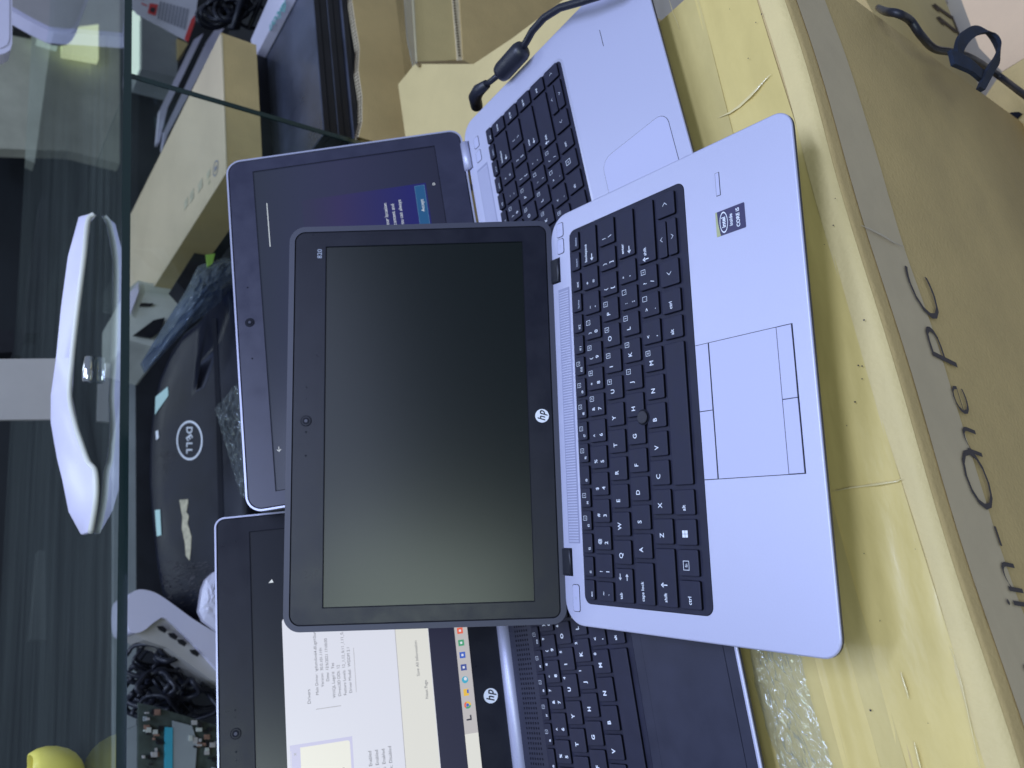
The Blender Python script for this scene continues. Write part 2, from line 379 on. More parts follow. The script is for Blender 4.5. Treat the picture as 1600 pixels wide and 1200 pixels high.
def keyboard(kb, g, st):
    P = g['p']; G = g['gap']; H = g['rp'] - G; yb = g['yb']; rp = g['rp']; X0 = g['x0']; X1 = g['x1']
    L = st['L']; S = st['S']
    def K(r, x0, x1, leg, y0=None, y1=None):
        a = yb + r * rp if y0 is None else y0; b = a + H if y1 is None else y1
        key(kb, x0, a, x1, b, leg, st)
    lt = lambda c: [(c, .25, .48, L, '')]
    # function row
    names = ['esc'] + ['f%d' % i for i in range(1, 13)] + g['fx']
    n = len(names); w = (X1 + G - X0) / n
    for i, t in enumerate(names):
        lg = [(t, .16, .16, S * .82, 'dim' if len(t) > 3 else '')]
        if t in ('f3', 'f4', 'f6', 'f7', 'f8', 'f9', 'f10'): lg.append(('=', .62, .6, S * 1.05, 'box'))
        K(5, X0 + i * w, X0 + (i + 1) * w - G * .9, lg, yb + 5 * rp, yb + 5 * rp + g['fh'])
    def run(r, xs, chars, pads=None, two=None):
        for i, c in enumerate(chars):
            if two: lg = [(c[0], .24, .16, L * .95, ''), (c[1], .24, .58, L * .85, '')]
            else: lg = lt(c)
            if pads and i in pads: lg.append((pads[i], .78, .74, S * 1.15, 'box' if st['boxpad'] else ''))
            K(r, xs + i * P, xs + (i + 1) * P - G, lg)
    x1 = g['r4']; K(4, X0, x1 - G, [('`', .3, .1, L * .9, ''), ('~', .3, .5, L * .9, '')])
    run(4, x1, ['1!', '2@', '3#', '4$', '5%', '6^', '7&', '8*', '9(', '0)', '-_', '=+'], {6: '7', 7: '8', 8: '9', 9: '/'}, True)
    K(4, x1 + 12 * P, g['e4'], [('backspace', .08, .62, S, ''), ('<', 4.6, .3, S * 1.6, 'sarrow')])
    x1 = g['r3']; K(3, X0, x1 - G, [('tab', .1, .62, S, ''), ('<', .75, .7, S * 1.3, 'sarrow'), ('>', .75, .3, S * 1.3, 'sarrow')])
    run(3, x1, 'QWERTYUIOP', {6: '4', 7: '5', 8: '6', 9: '*'})
    run(3, x1 + 10 * P, ['[{', ']}'], None, True)
    K(3, x1 + 12 * P, g['e3'], [('\\', .24, .16, L, ''), ('|', .24, .58, L * .8, '')])
    x1 = g['r2']; K(2, X0, x1 - G, [('caps lock', .08, .55, S, '')])
    run(2, x1, 'ASDFGHJKL', {6: '1', 7: '2', 8: '3'})
    run(2, x1 + 9 * P, [';:', "'\""], {0: '-'}, True)
    K(2, x1 + 11 * P, g['e2'], [('enter', .08, .62, S, ''), ('<', 4.2, .3, S * 1.6, 'sarrow')])
    x1 = g['r1']; K(1, X0, x1 - G, [('shift', .08, .5, S, ''), ('^', 13.5, .62, S * 1.6, 'sarrow')])
    run(1, x1, 'ZXCVBNM', {6: '0'})
    run(1, x1 + 7 * P, [',<', '.>', '/?'], {1: '.', 2: '+'}, True)
    K(1, x1 + 10 * P, g['e1'], [('^', 2.4, .55, S * 1.6, 'sarrow'), ('shift', 5, .5, S, '')])
    for x0, xe, t in g['bottom']:
        if t == 'win': lg = [('', .3, .42, L * .9, 'win')]
        elif t == 'menu': lg = [('=', .5, .6, L * 1.2, 'box')]
        elif t == 'fn': lg = [('fn', .4, .6, L, 'box')]
        elif t and t in '<>': lg = [(t, .5, .5, L * .8, 'arrow')]
        elif t == '': lg = []
        else: lg = [(t, .16, .45, S * 1.1, '')]
        K(0, x0, xe, lg)
    a, b = g['ud']; hh = (H - .0012) / 2
    K(0, a, b, [('^', .5, .5, L * .7, 'arrow')], yb + H - hh, yb + H); K(0, a, b, [('v', .5, .5, L * .7, 'arrow')], yb, yb + hh)
    for r, t in g.get('right', []): K(r, g['rx'], X1, [(t, .16, .5, S, '')])
def emblem(parent, x, y, r, name='emblem'):
    e = MB(); e.disc(x, y, .0005, r, 'white_print', 36, .0003)
    e.text('h', x - r * .42, y - r * .42, .0009, r * 1.55, 'bezel', 'C', .02, .32, sx=.9); e.text('p', x + r * .40, y - r * .42, .0009, r * 1.55, 'bezel', 'C', .02, .32, sx=.9)
    return e.build(name, parent)
def webcam(parent, x, y, mics):
    e = MB(); e.disc(x, y, .0005, .0042, 'groove', 28, .0002); e.disc(x, y, .0007, .0034, 'bezel', 28, .0003); e.disc(x, y, .0010, .0026, 'groove', 24, .0003); e.disc(x, y, .0013, .0013, 'rim_rubber', 16, .0001)
    for mx, r in mics: e.disc(mx, y, .0005, r, 'groove', 10, .0002)
    e.build('webcam', parent)
def laptop(name, label, W, D, pose, hinge, a, deck, tf, tr, rb, rf, group=None):
    rz, tx, ty, tz, rx, ry = pose
    M = Matrix.Translation((tx, ty, tz)) @ Matrix.Rotation(rz, 4, 'Z') @ Matrix.Rotation(rx, 4, 'X') @ Matrix.Rotation(ry, 4, 'Y')
    root = empty(name, label, 'laptop', M, group)
    b = MB(); out = rrect(0, 0, W, D, (rf, rf, rb, rb), 7)
    b.slab(out, -.010, 0, 'silver', .0010, 'under', .013, lip=.0030)
    if deck != 'silver': b.slab(inset(dedupe(out), .0022), 0, .0003, deck, 0)
    b.v = [(x, y, z if z > -.005 else z * (tf + (tr - tf) * y / D) / .010) for x, y, z in b.v]
    for fx in (.03, W - .03):
        for fy in (.03, D - .03): b.disc(fx, fy, -(tf + (tr - tf) * fy / D) - .0012, .006, 'groove', 16, .0016)
    base = b.build('base', root)
    lid = bpy.data.objects.new('lid', None)
    ML = Matrix(((1, 0, 0, 0), (0, math.cos(a), -math.sin(a), hinge[0]), (0, math.sin(a), math.cos(a), hinge[1]), (0, 0, 0, 1)))
    return root, base, ML
def lid_shell(root, ML, W, H, rt, rbm, rimw, rim_mat, bez, sx0, sy0, sx1, sy1, deep=.0012, th=.0055):
    s = MB(); out = rrect(0, 0, W, H, (rbm, rbm, rt, rt), 8)
    s.slab(out, -th, -.0006, 'groove', 0, rim_mat, .0015)
    lid = s.build('lid', root); lid.matrix_local = ML
    r = MB(); i1 = rrect(rimw, rimw, W - rimw, H - rimw, (max(.001, rbm - rimw), max(.001, rbm - rimw), rt - rimw, rt - rimw), 8)
    ringloop(r, out, i1, .0005, rim_mat, .0011)
    n = len(out); r.add([(x, y, .0005) for x, y in out] + [(x, y, -.0007) for x, y in out], [[i, n + i, n + (i + 1) % n, (i + 1) % n] for i in range(n)], rim_mat)
    r.build('rim', lid)
    g = rimw + .0010; z = MB(); i2 = rrect(g, g, W - g, H - g, (max(.001, rbm - g), max(.001, rbm - g), rt - g, rt - g), 8)
    z.frame(i2, sx0, sy0, sx1, sy1, .0004, deep, bez)
    z.rect_line(sx0 - .0003, sy0 - .0003, sx1 + .0003, sy1 + .0003, .0006, .00045, 'groove')
    z.build('bezel', lid)
    return lid
# ---- front laptop
W = .310
rootA, baseA, ML = laptop('laptop', 'small silver laptop lying open across the others with a blank switched off screen', W, .2142, (0, 0, 0, 0, 0, 0), (.2144, -.0010), .9119, 'silver', .0125, .0158, .018, .0115)
xs = (W - .2767) / 2
lidA = lid_shell(rootA, ML, W, .2075, .0125, .0105, .0042, 'rim_rubber', 'bezel', xs, .0232, W - xs, .0232 + .1556)
s = MB(); s.sheet([(xs - .001, .0222), (W - xs + .001, .0222), (W - xs + .001, .1798), (xs - .001, .1798)], -.0005, 'panel_off')
s.build('screen', lidA)
webcam(lidA, .155, .1925, [(.181, .0006), (.172, .0004), (.1466, .0007), (.1286, .0007)])
emblem(lidA, .1536, .0128, .0052)
t = MB(); t.text('820', .2875, .1818, .0006, .0052, 'legend_dim', 'C', 0); t.build('print', lidA)
for x0, x1 in ((.0345, .0545), (.2565, .2765)):
    h = MB(); h.box(x0, .2045, -.002, x1, .2135, .0002, 'groove'); h.box(x0 + .0006, .2053, .0002, x1 - .0006, .2140, .0020, 'hinge_black', .0009); h.build('hinge', rootA)
g = MB(); g.box(.058, .1955, 0, .2505, .2075, .0003, 'grille')
for i in range(95):
    x = .0592 + i * .002; g.box(x, .1965, .0003, x + .0009, .2066, .00055, 'silver')
g.build('speaker_grille', rootA)
for (x0, y0, x1, y1) in ((.0100, .1985, .0285, .2052), (.2790, .1995, .2905, .2062), (.2925, .1995, .3035, .2062)):
    b = MB(); b.slab(rrect(x0 - .0004, y0 - .0004, x1 + .0004, y1 + .0004, .0018, 4), 0, .0002, 'groove'); b.slab(rrect(x0, y0, x1, y1, .0016, 4), .0002, .0006, 'silver_button', .0002)
    cx, cy = (x0 + x1) / 2, (y0 + y1) / 2; b.ring(cx, cy, .00065, .0006, .0009, 'legend_dim', 14)
    b.build('power_button' if x0 < .1 else 'button', rootA)
k = MB(); k.slab(rrect(.0162, .0808, .2932, .1925, (.006, .006, .006, .006), 6), 0, .0003, 'frame_black', .0002); k.slab(rrect(.0159, .0805, .2935, .1928, (.006, .006, .006, .006), 6), 0, .00012, 'groove')
kbA = k.build('keyboard', rootA)
mm = lambda *a: tuple(q / 1000 for q in a)
keyboard(kbA, dict(p=.01882, gap=.0028, rp=.0186, yb=.0876, fh=.0096, x0=.0194, x1=.2895, fx=['home', 'end', 'insert', 'delete'], r4=.0351, e4=.2895, r3=.0447, e3=.2895, r2=.0490, e2=.2895, r1=.0585, e1=.2895,
    bottom=[mm(19.3, 36.6) + ('ctrl',), mm(39.2, 55.4) + ('fn',), mm(58, 74) + ('win',), mm(76.7, 92.4) + ('alt',), mm(95.4, 187.2) + ('',), mm(190.1, 204.6) + ('alt',), mm(207.3, 222.8) + ('ctrl',), mm(225.6, 243) + ('<',), mm(273.4, 289.5) + ('>',)], ud=mm(245.8, 270.6)),
    dict(h=.0026, L=.0047, S=.0034, bold=.012, boxpad=True))
p = MB(); p.disc(.1417, .1252, .0027, .0054, 'groove', 26, .0002); p.disc(.1417, .1252, .0028, .0043, 'key_side', 26, .0010); p.slab(inset([(.1417 + .0043 * math.cos(R(i * 15)), .1252 + .0043 * math.sin(R(i * 15))) for i in range(24)], .0000), .0037, .0046, 'stick', .0007)
p.build('pointing_stick', kbA)
# touchpad with four buttons
tp = MB(); tp.box(.0975, .0113, 0, .1825, .0803, .00018, 'groove'); tp.box(.0979, .0219, .00018, .1821, .0694, .00034, 'silver_button'); tpo = tp.build('touchpad', rootA)
for (x0, y0, x1, y1) in ((.0979, .0702, .1398, .0800), (.1402, .0702, .1821, .0800), (.0980, .0120, .1398, .0214), (.1402, .0120, .1820, .0214)):
    b = MB(); b.box(x0, y0, .00018, x1, y1, .0007, 'silver_button', .0002); b.build('touchpad_button', rootA)
b = MB(); b.box(.2738, .0524, 0, .2892, .0556, .0002, 'groove'); b.box(.2741, .0527, .0002, .2889, .0553, .0004, 'silver_button'); b.build('latch_mark', rootA)
st = MB(); st.slab(rrect(.2475, .0360, .2635, .0575, .0006, 2), 0, .0002, 'sticker_purple')
st.add([(.2475, .0545, .00026), (.2475, .0575, .00026), (.2635, .0575, .00026), (.2635, .0562, .00026), (.2555, .0558, .00026)], [[0, 4, 3, 2, 1][::-1]], 'sticker_gold')
st.ring(.2555, .0516, .0003, .0026, .0030, 'legend', 30, 2.3); st.text('intel', .2555, .0504, .0003, .0040, 'legend', 'C', .03); st.text('inside', .2555, .0452, .0003, .0034, 'legend', 'C', .02); st.text('CORE i5', .2555, .0400, .0003, .0034, 'legend', 'C', .03)
st.build('sticker', rootA)
# ---- right-hand laptop, silver with a setup screen
W = .339
PB = (0.197878, 0.163419, 0.052425, -0.017988, 0.007965, -0.015267)
rootB, baseB, ML = laptop('laptop', 'larger silver laptop at the right with a charger plugged in and dark blue setup screen', W, .2345, PB, (.2361, .0011), .9095, 'silver', .015, .0195, .016, .012)
xs = (W - .3094) / 2; s0 = .0275
lidB = lid_shell(rootB, ML, W, .2265, .014, .012, .0016, 'silver_edge', 'bezel_b', xs, s0, W - xs, s0 + .1739)
screen_mat('scrB', [(0, (.010, .011, .028)), (.3, (.014, .017, .045)), (.6, (.022, .024, .062)), (.8, (.022, .027, .060)), (1, (.020, .026, .046))], 'Y', .2)
screen_mat('scrB_panel', [(0, (.007, .007, .12)), (.28, (.009, .009, .115)), (.45, (.016, .015, .095)), (.62, (.026, .020, .080)), (.76, (.024, .025, .063)), (1, (.022, .027, .058))], 'Y', .2)
flat_emit('accept', (.01, .07, .20)); flat_emit('scr_white', (.62, .68, .75)); flat_emit('scr_line', (.35, .40, .62)); flat_emit('accept_line', (.06, .16, .30))
s = MB(); s.sheet([(xs - .001, s0 - .001), (W - xs + .001, s0 - .001), (W - xs + .001, s0 + .175), (xs - .001, s0 + .175)], -.0005, 'scrB')
s.sheet([(.060, .041), (.2858, .041), (.2858, .1583), (.060, .1583)], -.00042, 'scrB_panel')
s.sheet([(.2400, .0425), (.2838, .0425), (.2838, .0520), (.2400, .0520)], -.00036, 'accept'); s.rect_line(.2400, .0425, .2838, .0520, .0004, -.0003, 'accept_line')
s.text('Accept', .2620, .0455, -.0002, .0046, 'scr_white', 'C')
for tx, yy, xe in (('g your location', .0800, .2700), ('s, content and', .0732, .2680), ('y. You can always', .0664, .2715)): s.text(tx, xe, yy, -.0003, .0047, 'scr_white', 'R')
s.sheet([(.2424, .1904), (.2885, .1904), (.2885, .1911), (.2424, .1911)], -.00036, 'scr_white')
s.text('\u2190', .0500, .1945, -.0003, .006, 'scr_white', 'C'); s.ring(.283, .0335, -.0003, .0008, .0013, 'scr_white', 14)
s.build('screen', lidB)
webcam(lidB, W / 2, .2135, [(.204, .0007), (.135, .0007)])
emblem(lidB, W / 2, .0135, .0058)
for x0, x1 in ((.018, .048), (.291, .321)):
    h = MB(); h.box(x0, .2285, -.002, x1, .2345, .0002, 'groove'); h.tube([(x0 + .0006, .2335, .0010), (x1 - .0006, .2335, .0010)], .0045, 'silver', 14); h.build('hinge', rootB)
g = MB(); g.box(.055, .2075, 0, .284, .2235, .0002, 'grille')
for i in range(113):
    x = .0558 + i * .002; g.box(x, .2082, .0002, x + .0013, .2228, .0004, 'silver')
g.build('speaker_grille', rootB)
for x0 in (.291, .306):
    b = MB(); b.slab(rrect(x0 - .0004, .2136, x0 + .0114, .2214, .0018, 4), 0, .0002, 'groove'); b.slab(rrect(x0, .2140, x0 + .011, .2210, .0016, 4), .0002, .0005, 'silver_button', .0002); b.build('button', rootB)
k = MB(); k.slab(rrect(.0155, .0958, .3125, .1995, .005, 6), 0, .0003, 'frame_black', .0002); k.slab(rrect(.0132, .0935, .3148, .2018, .007, 6), 0, .00012, 'silver_edge')
kbB = k.build('keyboard', rootB)
keyboard(kbB, dict(p=.0190, gap=.0028, rp=.0187, yb=.0992, fh=.0066 + .0004, x0=.0185, x1=.3112, fx=['pause', 'prt sc', 'delete', 'num'], r4=.0373, e4=.2955, r3=.0443, e3=.2955, r2=.0488, e2=.2955, r1=.0580, e1=.2955,
    bottom=[mm(18.5, 36.5) + ('ctrl',), mm(39.2, 55.4) + ('fn',), mm(58, 74) + ('win',), mm(76.7, 92.4) + ('alt',), mm(95.4, 189.5) + ('',), mm(192.3, 208.9) + ('alt',), mm(211.7, 228) + ('menu',), mm(230.9, 246.8) + ('ctrl',), mm(249.7, 266.2) + ('<',), mm(298.1, 311.2) + ('>',)], ud=mm(269.1, 295.3),
    right=[(4, 'home'), (3, 'pg up'), (2, 'pg dn'), (1, 'end')], rx=.2983),
    dict(h=.0026, L=.0042, S=.0030, bold=.008, boxpad=True))
tp = MB(); tp.slab(rrect(.0995, .0114, .2015, .0776, .010, 6), 0, .00015, 'groove'); tp.slab(rrect(.0998, .0117, .2012, .0773, .0098, 6), .00005, .0003, 'silver_button'); tp.build('touchpad', rootB)
b = MB(); b.box(.2890, .0500, 0, .3045, .0504, .0002, 'groove'); b.build('latch_mark', rootB)
# ---- left-hand laptop, black deck, white window on its screen
W = .338
PC = (0.171279, -0.191523, 0.047967, -0.018, 0.005198, 0.009365)
rootC, baseC, ML = laptop('laptop', 'laptop at the left with black keyboard deck and a bright white window on its screen', W, .2375, PC, (.2361, .0017), 1.0597, 'deck_c', .015, .0195, .010, .010)
xs = (W - .3094) / 2; s0 = .0268
lidC = lid_shell(rootC, ML, W, .2285, .008, .008, .0014, 'silver_edge', 'bezel', xs, s0, W - xs, s0 + .1739)
flat_emit('c_desk', (.004, .005, .010)); flat_emit('c_navy', (.014, .014, .035)); flat_emit('c_white', (.68, .70, .80)); flat_emit('c_cream', (.70, .70, .66)); flat_emit('c_dlg', (.78, .78, .72)); flat_emit('c_bar', (.48, .46, .47))
flat_emit('c_text', (.10, .10, .13)); flat_emit('c_grey', (.38, .38, .42)); flat_emit('c_lav', (.55, .55, .76))
for n, c in dict(i_red=(.75, .12, .06), i_green=(.05, .32, .16), i_blue=(.03, .10, .5), i_indigo=(.04, .07, .30), i_cyan=(.05, .38, .55), i_yellow=(.75, .48, .05), i_dark=(.03, .03, .05)).items(): flat_emit(n, c)
s = MB(); Z0 = -.0005
def Rc(x0, y0, x1, y1, mt, lv): s.sheet([(x0, y0), (x1, y0), (x1, y1), (x0, y1)], Z0 + lv * 6e-5, mt)
Rc(xs - .001, s0 - .001, W - xs + .001, s0 + .175, 'c_desk', 0)
Rc(xs - .001, s0 - .001, W - xs + .001, .0600, 'c_navy', 1)
Rc(xs - .001, s0 + .0005, W - xs + .001, .0382, 'c_bar', 2); Rc(xs, s0 + .0005, .143, .0382, 'c_cream', 3)
s.slab(rrect(.040, .0598, .2502, .1770, .0022, 4), Z0 + 8e-5, Z0 + 1.2e-4, 'c_white'); Rc(.040, .0602, .2498, .0868, 'c_cream', 3); Rc(.040, .0868, .2498, .0873, 'c_grey', 4)
Rc(.042, .1268, .1545, .1746, 'c_lav', 3); s.slab(rrect(.042, .1288, .1520, .1740, .0018, 3), Z0 + 2.2e-4, Z0 + 2.6e-4, 'c_dlg'); Rc(.042, .1668, .1520, .1738, 'c_lav', 5)
T = lambda t, x, y, sz=.0034, al='L', mt='c_text': s.text(t, x, y, Z0 + 4.2e-4, sz, mt, al)
T('\u00d7', .2455, .1712, .005, 'C', 'c_grey'); T('\u00d7', .1478, .1690, .005, 'C', 'c_grey'); T('Drivers', .183, .1572, .0036)
for i, (a_, b_) in enumerate((('Main Driver:', 'igdumdim64.dll,igd10iumd64.dll'), ('Version:', '30.0.101.1191'), ('Date:', '12/6/2021 17:00:00'), ("WHQL Logo'd:", 'Yes'), ('Direct3D DDI:', '12'), ('Feature Levels:', '12_1,12_0,11_1,11_0,10_1,10_0,9_3'), ('Driver Model:', 'WDDM 2.1'))):
    yy = .1508 - i * .00435; T(a_, .2045, yy, .0032, 'R'); T(b_, .2065, yy, .0032)
Rc(.1778, .1340, .1783, .1535, 'c_grey', 4); Rc(.1865, .1212, .2205, .1216, 'c_grey', 4)
for i, t_ in enumerate(('Enabled', 'Enabled', 'Enabled', 'Disabled')): T(t_, .1310, .1128 - i * .0052, .0036); T(('DirectDraw Acceleration:', 'Direct3D Acceleration:', 'AGP Texture Acceleration:', 'DirectX 12 Ultimate:')[i], .1290, .1128 - i * .0052, .0036, 'R')
T('hold down', .1320, .1545, .0042, 'R'); T('Yes', .1330, .1340, .0042, 'R'); T('Next Page', .1740, .0646, .0034); T('Save All Information', .1920, .0700, .0034)
for i, c in enumerate(('i_red', 'i_green', 'i_blue', 'i_indigo', 'i_cyan', 'i_yellow', 'i_red', 'i_dark')):
    x = .2228 - i * .0097; y = .0336
    if i in (4,): s.disc(x, y, Z0 + 4e-4, .0027, c, 20); s.disc(x + .0007, y - .0004, Z0 + 4.6e-4, .0013, 'c_white', 14)
    elif i == 6: s.ring(x, y, Z0 + 4e-4, .0014, .0028, 'i_red', 9, 1, 20, 140); s.ring(x, y, Z0 + 4e-4, .0014, .0028, 'i_green', 9, 1, 140, 260); s.ring(x, y, Z0 + 4e-4, .0014, .0028, 'i_yellow', 9, 1, 260, 380); s.disc(x, y, Z0 + 4e-4, .0012, 'i_blue', 14)
    elif i == 7: Rc(x - .002, y - .0022, x - .0008, y + .002, c, 5); Rc(x - .002, y - .0022, x + .002, y - .001, c, 6)
    elif i == 5: Rc(x - .0026, y - .002, x + .0026, y + .0022, c, 5); Rc(x - .0008, y - .002, x + .002, y - .0006, 'i_blue', 6)
    else: Rc(x - .0024, y - .0024, x + .0024, y + .0024, c, 5); Rc(x - .0009, y - .0009, x + .0009, y + .0009, 'c_white', 6)
s.add([(.2800, .1865, Z0 + 3e-4), (.2800, .1825, Z0 + 3e-4), (.2828, .1838, Z0 + 3e-4)], [[0, 1, 2]], 'scr_white')
s.build('screen', lidC)
webcam(lidC, .1690, .2145, [(.181, .0004), (.186, .0007), (.156, .0007), (.150, .0004)])
emblem(lidC, W / 2, .0140, .0058)
h = MB(); h.tube([(.004, .2325, -.0005), (W - .004, .2325, -.0005)], .0066, 'silver', 20); h.build('hinge_cover', rootC)
g = MB()
for i in range(60):
    for j in range(6): x = .060 + i * .0037; y = .2020 + j * .003; g.box(x, y, .0003, x + .0017, y + .0012, .00045, 'groove')
g.build('speaker_grille', rootC)
k = MB(); k.slab(rrect(.0195, .0868, .3105, .1962, .003, 4), .0003, .0005, 'frame_black')
kbC = k.build('keyboard', rootC)
keyboard(kbC, dict(p=.0190, gap=.0026, rp=.0188, yb=.0915, fh=.0085, x0=.0230, x1=.3075, fx=['insert', 'delete', 'home'], r4=.0423, e4=.3075, r3=.0506, e3=.3075, r2=.0557, e2=.3075, r1=.0660, e1=.3075,
    bottom=[mm(23, 41) + ('ctrl',), mm(44, 60) + ('fn',), mm(63, 79) + ('win',), mm(82, 98.5) + ('alt',), mm(101.5, 196) + ('',), mm(199, 215.5) + ('alt',), mm(218, 235) + ('menu',), mm(237.5, 251) + ('ctrl',), mm(253, 269) + ('<',), mm(291.6, 307.5) + ('>',)], ud=mm(271.6, 289)),
    dict(h=.0027, L=.0046, S=.0030, bold=.035, boxpad=False))
tp = MB(); tp.box(.060, .0100, .0003, .205, .0785, .0004, 'groove'); tp.box(.0604, .0103, .0004, .2046, .0782, .00055, 'deck_c'); tp.build('touchpad', rootC)
# ================================================================== THE BIG CARTON THE LAPTOPS LIE ON
ZT = -.040; YF = -.0525
mat('tape_yellow_b', (.60, .48, .19), .34, coat=.3, noise=.14, nscale=9, bump=.4, bscale=26, stretch=(1, 2.5, 1))
bx = kroot('cardboard_box', 'big tan carton under the laptops, printed All-in-one PC, yellow tape across its top', 'box', (0, .2, -.62))
b = MB(); n = 60; prof = []
rr = .0075
for i in range(7):
    a = R(90 * i / 6); prof.append((YF + rr - rr * math.cos(a), ZT - rr + rr * math.sin(a)))
prof = [(YF, -.62), (YF, -.30), (YF, -.12), (YF, -.085)] + prof + [(-.02, ZT), (.05, ZT), (.20, ZT), (.44, ZT), (.44, -.62)]
xsn = [-.75 + i * (1.214) / n for i in range(n + 1)]
vs = []
for i, x in enumerate(xsn):
    for j, (y, z) in enumerate(prof):
        k = .0016 * math.sin(x * 9 + 1) + .0008 * math.sin(x * 31) if 1 < j < 12 else 0
        vs.append((x, y + (k if j < 11 else 0), z - abs(k) * .4))
m_ = len(prof); fs = []
for i in range(n):
    for j in range(m_): fs.append([i * m_ + j, (i + 1) * m_ + j, (i + 1) * m_ + (j + 1) % m_, i * m_ + (j + 1) % m_])
b.add(vs, fs, 'card', True); b.add(vs[:m_], [list(range(m_))], 'card'); b.add(vs[-m_:], [list(range(m_))[::-1]], 'card')
part(b, 'carton', (0, .2, -.62), bx, recalc=True)
# wrap tape on the top: wide yellow band and a paler strip beside the edge
def strip(y0, y1, z, mt, name, x0=-.75, x1=.462, nseg=80, wob=.0007):
    s = MB(); vs = []; k = 8
    for i in range(nseg + 1):
        x = x0 + (x1 - x0) * i / nseg
        for j in range(k + 1):
            y = y0 + (y1 - y0) * j / k
            vs.append((x, y + wob * math.sin(x * 23 + y0 * 50), z + .0003 * math.sin(x * 40 + j) + .0004 * math.sin(j * 1.7 + x * 13)))
    s.add(vs, [[i * (k + 1) + j, (i + 1) * (k + 1) + j, (i + 1) * (k + 1) + j + 1, i * (k + 1) + j + 1] for i in range(nseg) for j in range(k)], mt, True)
    return part(s, name, (0, .2, -.62), bx)
strip(-.0405, -.0385, ZT + .0009, 'card_dark', 'seam') if False else None
strip(-.0376, .0060, ZT + .0006, 'tape_yellow', 'tape'); strip(.0040, .120, ZT + .0011, 'tape_yellow_b', 'tape')
strip(.018, .040, ZT + .0018, 'tape_yellow', 'tape', x0=-.3, x1=.20)
# pale lip along the front edge of the top
s = MB(); vs = []; P2 = [(YF + rr - (rr + .0005) * math.cos(R(a)), ZT - rr + (rr + .0005) * math.sin(R(a))) for a in (35, 55, 75, 90)] + [(-.037, ZT + .0007)]
for i in range(81):
    x = -.75 + 1.212 * i / 80
    k = .0016 * math.sin(x * 9 + 1) + .0008 * math.sin(x * 31)
    for y, z in P2: vs.append((x, y + k, z - abs(k) * .4 + .0004))
s.add(vs, [[i * 5 + j, (i + 1) * 5 + j, (i + 1) * 5 + j + 1, i * 5 + j + 1] for i in range(80) for j in range(4)], 'card_pale', True); part(s, 'tape', (0, .2, -.62), bx)
# grey tape on the front face
s = MB(); wob = lambda x, z: (.0016 * math.sin(x * 9 + 1) + .0008 * math.sin(x * 31)) * min(1, max(0, (z + .30) / .18))
vs = [(x, YF + wob(x, z) - .0007, z) for x in [-.75 + 1.2125 * i / 90 for i in range(91)] for z in (-.1045 + .0006 * math.sin(x * 60), -.095, -.08, -.068, -.057)]
s.add(vs, [[i * 5 + j, (i + 1) * 5 + j, (i + 1) * 5 + j + 1, i * 5 + j + 1] for i in range(90) for j in range(4)], 'tape_grey', True); part(s, 'tape', (0, .2, -.62), bx)
# printed name, letter by letter on the front face
s = MB(); base = -.1245; H = .0385 / .70
def ftext(t, x, size, y=base):
    vs, fs, x0, x1 = text_geo(t, -.018)
    s.add([((a - x0) * size * 1.15 + b_ * size * .16 + x, YF + wob((a - x0) * size * 1.15 + x, y + b_ * size) - .0016, y + b_ * size + .0118 - .0125 * (x - .02) / .18) for a, b_ in vs], fs, 'ink'); return (x1 - x0) * size * 1.15
for t, x, sz in (('P', .1545, .047), ('C', .1835, .049), ('e', .1225, .042), ('n', .0975, .042), ('O', .0640, .0445), ('-', .0440, .047), ('n', .0185, .042), ('i', .0105, .042), ('-', -.0115, .047), ('l', -.0230, .047), ('l', -.0330, .047), ('A', -.0700, .047)): ftext(t, x, sz)
part(s, 'print', (0, .2, -.62), bx)
# creases in the tape, glints painted as pale glossy ridges, specks of dirt
def crease_glint(pts, w, h, mt, name, face=False):
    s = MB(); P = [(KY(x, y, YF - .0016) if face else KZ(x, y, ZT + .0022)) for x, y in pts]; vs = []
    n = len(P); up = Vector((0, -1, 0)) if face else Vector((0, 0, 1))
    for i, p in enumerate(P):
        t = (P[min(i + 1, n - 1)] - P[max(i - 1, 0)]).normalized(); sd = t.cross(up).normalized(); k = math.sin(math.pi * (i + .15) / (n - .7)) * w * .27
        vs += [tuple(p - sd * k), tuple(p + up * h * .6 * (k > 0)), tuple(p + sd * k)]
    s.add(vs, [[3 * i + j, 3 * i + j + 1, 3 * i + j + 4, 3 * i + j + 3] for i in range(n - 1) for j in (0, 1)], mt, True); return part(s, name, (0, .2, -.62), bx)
crease_glint([(1122, 184), (1140, 176), (1155, 166), (1172, 150), (1190, 130), (1204, 116)], .004, .0004, 'crease_glint', 'crease_glint')
crease_glint([(1046, 0), (1052, 22), (1058, 34), (1062, 46)], .0012, .0006, 'crease_glint', 'crease_glint')
crease_glint([(1408, 1050), (1412, 1066), (1416, 1078), (1420, 1092)], .0022, .0010, 'crease_glint', 'crease_glint')
crease_glint([(1429, 1160), (1432, 1175), (1436, 1192), (1440, 1206)], .0022, .0010, 'crease_glint', 'crease_glint')
crease_glint([(1486, 1012), (1494, 1038), (1502, 1066), (1508, 1094), (1516, 1130), (1526, 1175), (1534, 1210)], .0009, .0008, 'crease_glint', 'crease_glint')
crease_glint([(1300, 768), (1330, 762), (1370, 757), (1402, 752), (1410, 748)], .0022, .0007, 'crease_glint', 'crease_glint')
crease_glint([(1345, 352), (1360, 358), (1380, 368), (1396, 378), (1412, 385)], .0030, .0006, 'crease_dim', 'crease_glint', True)
s = MB(); rnd = random.Random(21)
